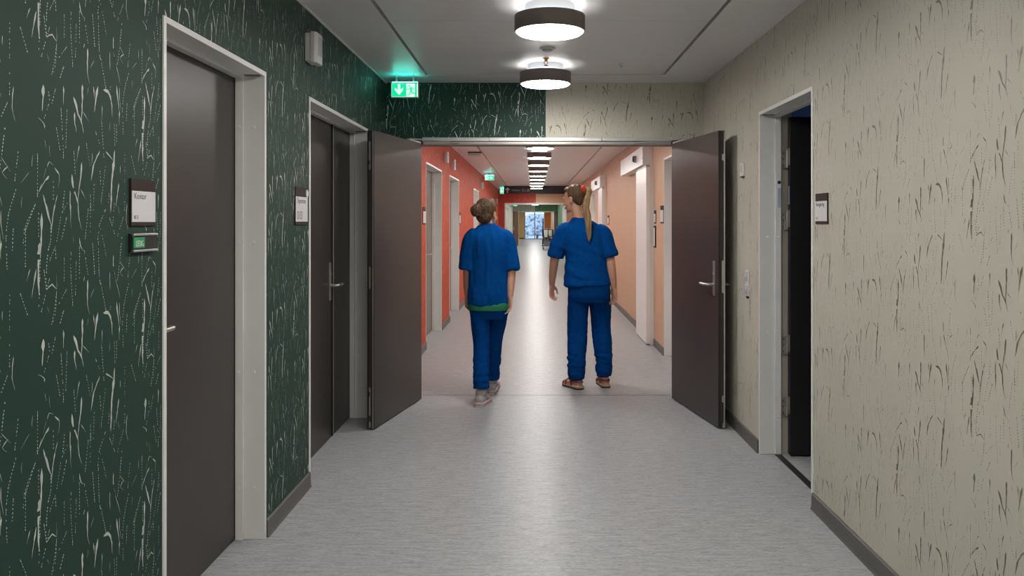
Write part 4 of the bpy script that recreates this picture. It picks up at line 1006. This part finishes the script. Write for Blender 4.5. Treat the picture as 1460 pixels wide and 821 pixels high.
# --- left walker: bun, loose blue top over a green shirt, grey sneakers
loc = at(697, 316, 6.70); loc.z = 0
JA = dict(
    torso=[(.74, .0, .0, .13, .10), (.84, .0, -.005, .155, .105), (.98, .0, .0, .128, .09), (1.12, .0, .0, .135, .095), (1.24, .0, -.008, .155, .10), (1.31, .0, -.01, .138, .085), (1.36, .0, -.01, .095, .06), (1.38, -.005, -.008, .055, .045)],
    neck=[(-.002, -.012, 1.34, .052), (-.008, .0, 1.40, .044), (-.014, .008, 1.47, .046)],
    look=(.50, 1, -.10), head=(-.014, .015, 1.505), headup=(-.10, 0, 1), hk=.97,
    armL=[(-.130, -.005, 1.315, .044), (-.152, -.015, 1.21, .042), (-.166, -.02, 1.08, .038), (-.173, .0, 1.02, .036), (-.180, .05, .93, .031), (-.182, .09, .85, .024)],
    armR=[(.132, -.005, 1.315, .044), (.160, .0, 1.21, .042), (.177, -.01, 1.08, .038), (.183, -.02, 1.02, .036), (.180, -.045, .93, .031), (.174, -.06, .845, .024)],
    thumbL=(.5, 1, 0), thumbR=(-.5, 1, 0), hand=.95, curl=20,
    legL=[(-.075, -.01, .80, .085), (-.070, -.03, .62, .070), (-.058, -.045, .46, .052), (-.055, -.10, .36, .050), (-.052, -.165, .22, .040), (-.050, -.195, .095, .032)],
    legR=[(.075, .01, .80, .085), (.062, .09, .62, .070), (.045, .16, .47, .052), (.03, .19, .36, .050), (.018, .23, .22, .040), (.012, .265, .10, .032)],
    toeL=(.22, 1, 0), pitL=0.0, toeR=(.1, 1, 0), pitR=-.12, fk=.95,
    top=[(.775, .0, -.002, .166, .122), (.80, .0, -.002, .168, .126), (.92, .0, .0, .158, .122), (1.05, .0, .0, .152, .114), (1.18, .0, -.004, .158, .112), (1.28, .0, -.01, .160, .105), (1.345, .0, -.01, .146, .088), (1.390, -.003, -.006, .096, .066), (1.424, -.006, -.003, .054, .050)],
    sleeveL=[(-.090, -.006, 1.332, .056), (-.128, -.008, 1.302, .069), (-.158, -.014, 1.18, .067), (-.174, -.018, 1.055, .067)],
    sleeveR=[(.090, -.006, 1.332, .056), (.130, -.006, 1.302, .069), (.164, -.004, 1.18, .067), (.184, -.012, 1.055, .067)],
    seat=[(.66, 0, 0, .135, .10), (.72, 0, -.005, .155, .112), (.80, 0, -.006, .152, .110), (.86, 0, 0, .140, .10)],
    trL=[(-.075, -.008, .80, .080), (-.068, -.03, .62, .075), (-.058, -.045, .46, .065), (-.055, -.10, .34, .062), (-.052, -.165, .22, .055), (-.050, -.185, .135, .060)],
    trR=[(.072, .01, .80, .080), (.058, .09, .62, .075), (.040, .16, .47, .065), (.030, .19, .34, .062), (.018, .23, .22, .055), (.012, .255, .135, .060)],
    topmat=M['scrub'], trmat=M['scrub2'],
    topfold=lambda v, n: .022 * nz(v, 12, 6, 2.6) * min(1, max(0, (1.36 - v.z) / .2)) + .008 * nz(v, 26, 18, 7, 3) + .006 * nz(v, 6, 6, 26, 9) * max(0, 1 - (v.z - .78) / .2),
    trfold=lambda v, n: .013 * nz(v, 12, 9, 4, 5) + .010 * nz(v, 8, 8, 30, 2) * (1 if v.z < .34 else .2))
bodyA, HA, RA = person('person', 'person with a hair bun in loose blue scrubs and grey sneakers, walking away', loc, JA)
u_ = MB(); torso(u_, [(.730, 0, -.004, .168, .130), (.76, 0, -.004, .171, .133), (.80, 0, -.002, .164, .126)]); finish(remesh(u_, .006, 4), 'undershirt', M['undershirt'], loc, bodyA, lambda v, n: .004 * nz(v, 20, 20, 30))
def hair_cap(mb, H, R, k, blobs):
    for p, r in blobs: mb.ell(H(*p), tuple(x * k for x in r), R, 22)
t = MB()
hair_cap(t, HA, RA, .97, [((0, -.030, .038), (.086, .095, .094)), ((0, -.055, -.02), (.070, .055, .070)), ((0, .03, .075), (.062, .045, .040)), ((.06, -.012, .03), (.022, .034, .035)), ((-.06, -.012, .03), (.022, .034, .035))])
rb = random.Random(5)
bun = HA(-.034, -.118, .020)
t.ell(bun, (.050, .042, .052))
for k in range(16):
    a = rb.uniform(0, 6.28); p_ = rb.uniform(-1, 1); q_ = math.sqrt(1 - p_ * p_)
    t.ell(bun + Vector((.034 * q_ * math.cos(a), .030 * q_ * math.sin(a), .040 * p_)), (.017, .014, .020), None, 10)
hA = finish(remesh(t, .0045, 3), 'hair', M['hairA'], loc, bodyA, lambda v, n: .004 * nz(v, 70, 70, 25) + .003 * nz(v, 120, 120, 60, 4))
t = MB(); Rb = (bun - HA(0, -.02, .03)).normalized()
c_ = bun - Rb * .034; s1 = Rb.cross(Vector((0, 0, 1))).normalized(); s2 = Rb.cross(s1)
t.tube([c_ + s1 * .030 * math.cos(a * math.pi / 10) + s2 * .030 * math.sin(a * math.pi / 10) for a in range(21)], .006, 8); t.build('hair_tie', M['black'], hA, smooth=True)
for v in bpy.data.objects[hA.children[0].name].data.vertices: v.co += loc
def wisps(H, parent, m, seedn, specs):
    rr = random.Random(seedn); q = MB()
    for (p, d) in specs:
        for k in range(5):
            a = H(p[0] + rr.uniform(-.012, .012), p[1] + rr.uniform(-.012, .012), p[2] + rr.uniform(-.008, .008)); L = rr.uniform(.03, .06); dv = Vector(d) + Vector((rr.uniform(-.4, .4), rr.uniform(-.4, .4), rr.uniform(-.3, .3)))
            q.tube([a, a + dv * L * .5, a + dv * L + Vector((rr.uniform(-.01, .01), 0, -.012))], [.0013, .001, .0005], 5)
    o = q.build('loose_strands', m, parent)
    for v in o.data.vertices: v.co += world_loc(parent)
wisps(HA, hA, M['hairA'], 4, [((0, -.06, .115), (0, -.3, .5)), ((-.04, -.10, .06), (-.4, -.5, .5)), ((.05, -.07, -.06), (.2, -.3, -.8)), ((-.03, -.08, -.075), (0, -.3, -.9))])

def sneaker(leg, toe, pit, par, org):
    a = Vector(leg[-1][:3]); t = MB(); foot(t, a, toe, pit, .95, .008)
    limb(t, [(a.x, a.y, a.z - .01, .046), (a.x, a.y, a.z + .025, .044)], round_ends=False)
    sh = finish(remesh(t, .005, 3), 'sneaker', M['sneaker'], org, par, lambda v, n: .0015 * nz(v, 60, 60, 60))
    tag(sh, 'grey running shoe with a pink striped pale sole')
    d = Vector(toe).normalized(); s = Vector((d.y, -d.x, 0)); u = Vector((0, 0, 1)); c, sn = math.cos(pit), math.sin(pit); dd = d * c - u * sn; uu = u * c + d * sn
    P = lambda x, y, z: a + org + s * x + dd * y + uu * z
    out = [(-.078, .022), (-.066, .036), (-.02, .042), (.04, .040), (.09, .048), (.13, .050), (.165, .043), (.188, .026), (.196, .008)]
    def sole(z0, z1, g, nm, m):
        q = MB(); n = []
        for z, gg in ((z0, g - .002), (z0 + .004, g), (z1 - .003, g), (z1, g - .004)):
            n.append([P((w + gg), y, z) for y, w in out] + [P(-(w + gg), y, z) for y, w in reversed(out)])
        q.rings(n); return q.build(nm, m, sh, smooth=True)
    zb = -a.z if abs(pit) < .01 else -.093
    sole(zb + .001, zb + .034, .003, 'sole', M['solewhite']); sole(zb + .014, zb + .022, .0055, 'sole_stripe', M['pink'])
    q = MB()
    for k in range(4):
        y = .05 + .018 * k; z = -.012 - .009 * k
        q.tube([P(-.024, y, z - .006), P(0, y + .004, z + .004), P(.024, y, z - .006)], .0028, 6)
    q.tube([P(.012, .045, -.004), P(.035, .05, .016), P(.052, .062, .008), P(.04, .06, -.012)], .0024, 6)
    q.build('laces', M['cartdark'], sh, smooth=True)
    for ch in sh.children:
        pass
sneaker(JA['legL'], JA['toeL'], JA['pitL'], bodyA, loc); sneaker(JA['legR'], JA['toeR'], JA['pitR'], bodyA, loc)

# --- right walker: blonde ponytail with red tie, head turned, sandals
loc = at(840, 316, 7.25); loc.z = 0
JB = dict(
    torso=[(.80, 0, 0, .16, .11), (.92, -.0, -.005, .180, .118), (1.04, -.01, 0, .150, .10), (1.16, -.02, 0, .155, .105), (1.28, -.035, -.008, .172, .108), (1.36, -.045, -.01, .165, .09), (1.41, -.06, -.01, .09, .055), (1.44, -.075, -.008, .05, .045)],
    neck=[(-.078, -.012, 1.42, .054), (-.100, .0, 1.50, .045), (-.122, .010, 1.59, .046)],
    look=(-1, .62, -.22), head=(-.135, .012, 1.645), headup=(-.12, .05, 1), hk=1.0,
    armL=[(-.215, .0, 1.345, .046), (-.270, .015, 1.25, .045), (-.300, .03, 1.12, .040), (-.308, .05, 1.06, .038), (-.318, .10, .96, .033), (-.322, .14, .88, .025)],
    armR=[(.110, -.01, 1.335, .046), (.155, -.02, 1.24, .045), (.180, -.04, 1.11, .041), (.188, -.05, 1.05, .039), (.202, -.045, .95, .034), (.214, -.03, .865, .026)],
    thumbL=(.6, 1, 0), thumbR=(-.6, 1, 0), hand=1.0, curl=26,
    legL=[(-.085, 0, .88, .092), (-.095, .02, .68, .076), (-.100, .02, .50, .056), (-.105, -.02, .38, .055), (-.112, -.07, .22, .042), (-.115, -.095, .095, .034)],
    legR=[(.085, 0, .88, .092), (.100, .06, .68, .076), (.115, .09, .50, .056), (.125, .05, .38, .055), (.132, .0, .22, .042), (.135, -.02, .10, .034)],
    toeL=(-.55, 1, 0), pitL=0.0, toeR=(-.12, 1, 0), pitR=0.0, fk=1.0,
    top=[(.885, -.012, -.002, .203, .138), (.91, -.012, -.002, .205, .142), (1.02, -.016, 0, .188, .130), (1.14, -.024, 0, .182, .122), (1.27, -.036, -.006, .186, .120), (1.355, -.045, -.01, .180, .105), (1.405, -.056, -.008, .148, .086), (1.445, -.070, -.006, .092, .068), (1.472, -.084, -.004, .058, .054)],
    sleeveL=[(-.170, -.004, 1.375, .060), (-.215, .004, 1.345, .072), (-.270, .015, 1.22, .070), (-.294, .025, 1.135, .068)],
    sleeveR=[(.066, -.008, 1.365, .060), (.112, -.012, 1.335, .072), (.154, -.024, 1.22, .071), (.178, -.036, 1.135, .071)],
    seat=[(.74, 0, 0, .155, .11), (.80, 0, -.006, .180, .125), (.90, -.005, -.006, .180, .125), (.98, -.01, 0, .165, .11)],
    trL=[(-.085, 0, .88, .094), (-.094, .02, .68, .090), (-.100, .02, .50, .080), (-.106, -.02, .36, .080), (-.112, -.07, .22, .074), (-.114, -.082, .13, .074), (-.114, -.088, .085, .056)],
    trR=[(.085, 0, .88, .094), (.099, .06, .68, .090), (.114, .09, .50, .080), (.124, .05, .36, .078), (.131, .0, .22, .070), (.134, -.006, .14, .068), (.134, -.013, .095, .056)],
    topmat=M['scrub'], trmat=M['scrub2'],
    topfold=lambda v, n: .017 * nz(v + Vector((0, 0, v.x * .35)), 4, 4, 17) * min(1, max(0, (1.36 - v.z) / .25)) + .010 * nz(v, 9, 7, 6, 3) + .003 * nz(v, 30, 30, 30, 6),
    trfold=lambda v, n: .013 * nz(v, 11, 9, 4, 5) + .018 * nz(v, 6, 6, 30, 2) * (1 if v.z < .30 else .18))
bodyB, HB, RB = person('person', 'person with a blonde ponytail and red hair tie in blue scrubs and sandals, head turned', loc, JB)
t = MB()
hair_cap(t, HB, RB, 1.0, [((0, -.030, .038), (.081, .090, .089)), ((0, -.050, -.012), (.062, .050, .060)), ((0, .028, .078), (.060, .045, .036)), ((.06, -.015, .03), (.021, .034, .032)), ((-.06, -.015, .03), (.021, .034, .032))])
tie = HB(.0, -.118, .062)
t.tube([HB(0, -.08, .055), tie], [.035, .022], 14)
hB = finish(remesh(t, .0045, 3), 'hair', M['hairB'], loc, bodyB, lambda v, n: .003 * nz(v, 70, 70, 30) + .002 * nz(v, 130, 130, 60, 4))
t = MB(); dirn = (tie - HB(0, -.08, .055)).normalized(); s1 = dirn.cross(Vector((0, 0, 1))).normalized(); s2 = dirn.cross(s1)
for off in (-.006, .008): t.tube([tie + dirn * off + s1 * .024 * math.cos(a * math.pi / 10) + s2 * .024 * math.sin(a * math.pi / 10) for a in range(21)], .010, 10)
o = t.build('hair_tie', M['redtie'], hB, smooth=True)
for v in o.data.vertices: v.co += loc
tag(o, 'red scrunchie holding the ponytail')
t = MB()
e0 = tie + dirn * .02
limb(t, [(*e0, .020), (e0.x + .026, e0.y - .036, e0.z - .03, .025), (-.040, -.155, 1.58, .029), (-.024, -.166, 1.48, .031), (-.014, -.164, 1.38, .027), (-.010, -.158, 1.31, .015), (-.008, -.155, 1.275, .006)], flat=.7)
pt = finish(remesh(t, .0045, 2), 'ponytail', M['hairtail'], loc, hB, lambda v, n: .007 * nz(v, 75, 60, 7) + .003 * nz(v, 140, 140, 12, 4))
wisps(HB, hB, M['hairB'], 8, [((0, .05, .10), (0, .6, .4)), ((.05, -.05, -.06), (.2, -.3, -.8)), ((-.03, -.08, -.07), (0, -.3, -.9))])

def sandal(leg, toe, par, org):
    a = Vector(leg[-1][:3]); d = Vector(toe).normalized(); s = Vector((d.y, -d.x, 0)); u = Vector((0, 0, 1))
    P = lambda x, y, z: a + org + s * x + d * y + u * z
    root = empty('sandal', (0, 0, 0)); root.parent = par; tag(root, 'brown strap sandal with a pale footbed')
    out = [(-.070, .020), (-.058, .034), (-.02, .040), (.04, .038), (.09, .046), (.135, .049), (.17, .042), (.192, .026), (.20, .008)]
    def slab(z0, z1, g, nm, m):
        q = MB(); q.rings([[P(w + gg, y, z) for y, w in out] + [P(-(w + gg), y, z) for y, w in reversed(out)] for z, gg in ((z0, g - .003), (z0 + .003, g), (z1 - .003, g), (z1, g - .003))]); return q.build(nm, m, root, smooth=True)
    z0 = -a.z
    slab(z0 + .001, z0 + .016, .004, 'outsole', M['sole']); slab(z0 + .014, z0 + .034, .002, 'footbed', M['footbed'])
    def strap(pts, w, nm='strap'):
        q = MB(); q.tube([P(*p) for p in pts], w, 10, flat=.28, side=d); return q.build(nm, M['sandal'], root, smooth=True)
    strap([(-.050, .10, z0 + .026), (-.045, .105, z0 + .055), (-.015, .11, z0 + .077), (.02, .11, z0 + .074), (.046, .105, z0 + .050), (.051, .10, z0 + .026)], .014)
    strap([(-.050, .145, z0 + .026), (-.042, .148, z0 + .046), (-.01, .15, z0 + .058), (.025, .15, z0 + .055), (.047, .146, z0 + .040), (.051, .142, z0 + .026)], .013)
    strap([(-.042, .02, z0 + .026), (-.042, .03, z0 + .065), (-.030, .05, z0 + .098), (0, .062, z0 + .108), (.030, .05, z0 + .098), (.042, .03, z0 + .065), (.042, .02, z0 + .026)], .012)
    strap([(-.042, .035, z0 + .065), (-.038, -.02, z0 + .068), (-.026, -.058, z0 + .070), (0, -.073, z0 + .070), (.026, -.058, z0 + .070), (.038, -.02, z0 + .068), (.042, .035, z0 + .065)], .012, 'heel_strap')
sandal(JB['legL'], JB['toeL'], bodyB, loc); sandal(JB['legR'], JB['toeR'], bodyB, loc)

# ------------------------------------------------------------------ light, world, camera
w = bpy.data.worlds.new('daylight'); bpy.context.scene.world = w; w.use_nodes = True
nt = w.node_tree; bg = nt.nodes['Background']
tc = nt.nodes.new('ShaderNodeTexCoord'); sep = nt.nodes.new('ShaderNodeSeparateXYZ'); rp = nt.nodes.new('ShaderNodeValToRGB')
nt.links.new(tc.outputs['Generated'], sep.inputs[0]); nt.links.new(sep.outputs['Z'], rp.inputs['Fac'])
rp.color_ramp.elements[0].position = 0.0; rp.color_ramp.elements[0].color = (0.86, 0.93, 1.0, 1)
rp.color_ramp.elements[1].position = 0.6; rp.color_ramp.elements[1].color = (0.62, 0.80, 1.0, 1)
nt.links.new(rp.outputs['Color'], bg.inputs['Color']); bg.inputs['Strength'].default_value = 1.7
# added blue fill light in the dark room, unseen, with no window behind it
al = bpy.data.lights.new('room_blue_fill', 'AREA'); al.energy = 5; al.color = (.35, .6, 1); al.size = .8
ao = bpy.data.objects.new('room_blue_fill', al); C.objects.link(ao); ao.location = (rx + 1.6, d3[1] + 1.2, 1.4); ao.rotation_euler = (math.radians(180), 0, 0)

cam = bpy.data.cameras.new('camera'); co = bpy.data.objects.new('camera', cam); C.objects.link(co)
cam.sensor_fit = 'HORIZONTAL'; cam.sensor_width = 36; cam.lens = F / 1460 * 36
cam.shift_x = (730 - VX) / 1460; cam.shift_y = -(410.5 - VY) / 1460
cam.clip_start = .05; cam.clip_end = 300
co.location = (0, 0, EYE); co.rotation_euler = (math.pi / 2, 0, 0)
sc = bpy.context.scene; sc.camera = co
sc.view_settings.view_transform = 'Standard'
try: sc.view_settings.look = 'None'
except Exception: pass
sc.view_settings.gamma = 1; sc.view_settings.use_curve_mapping = False
sc.view_settings.exposure = 0.0
sc.cycles.filter_width = 1.1
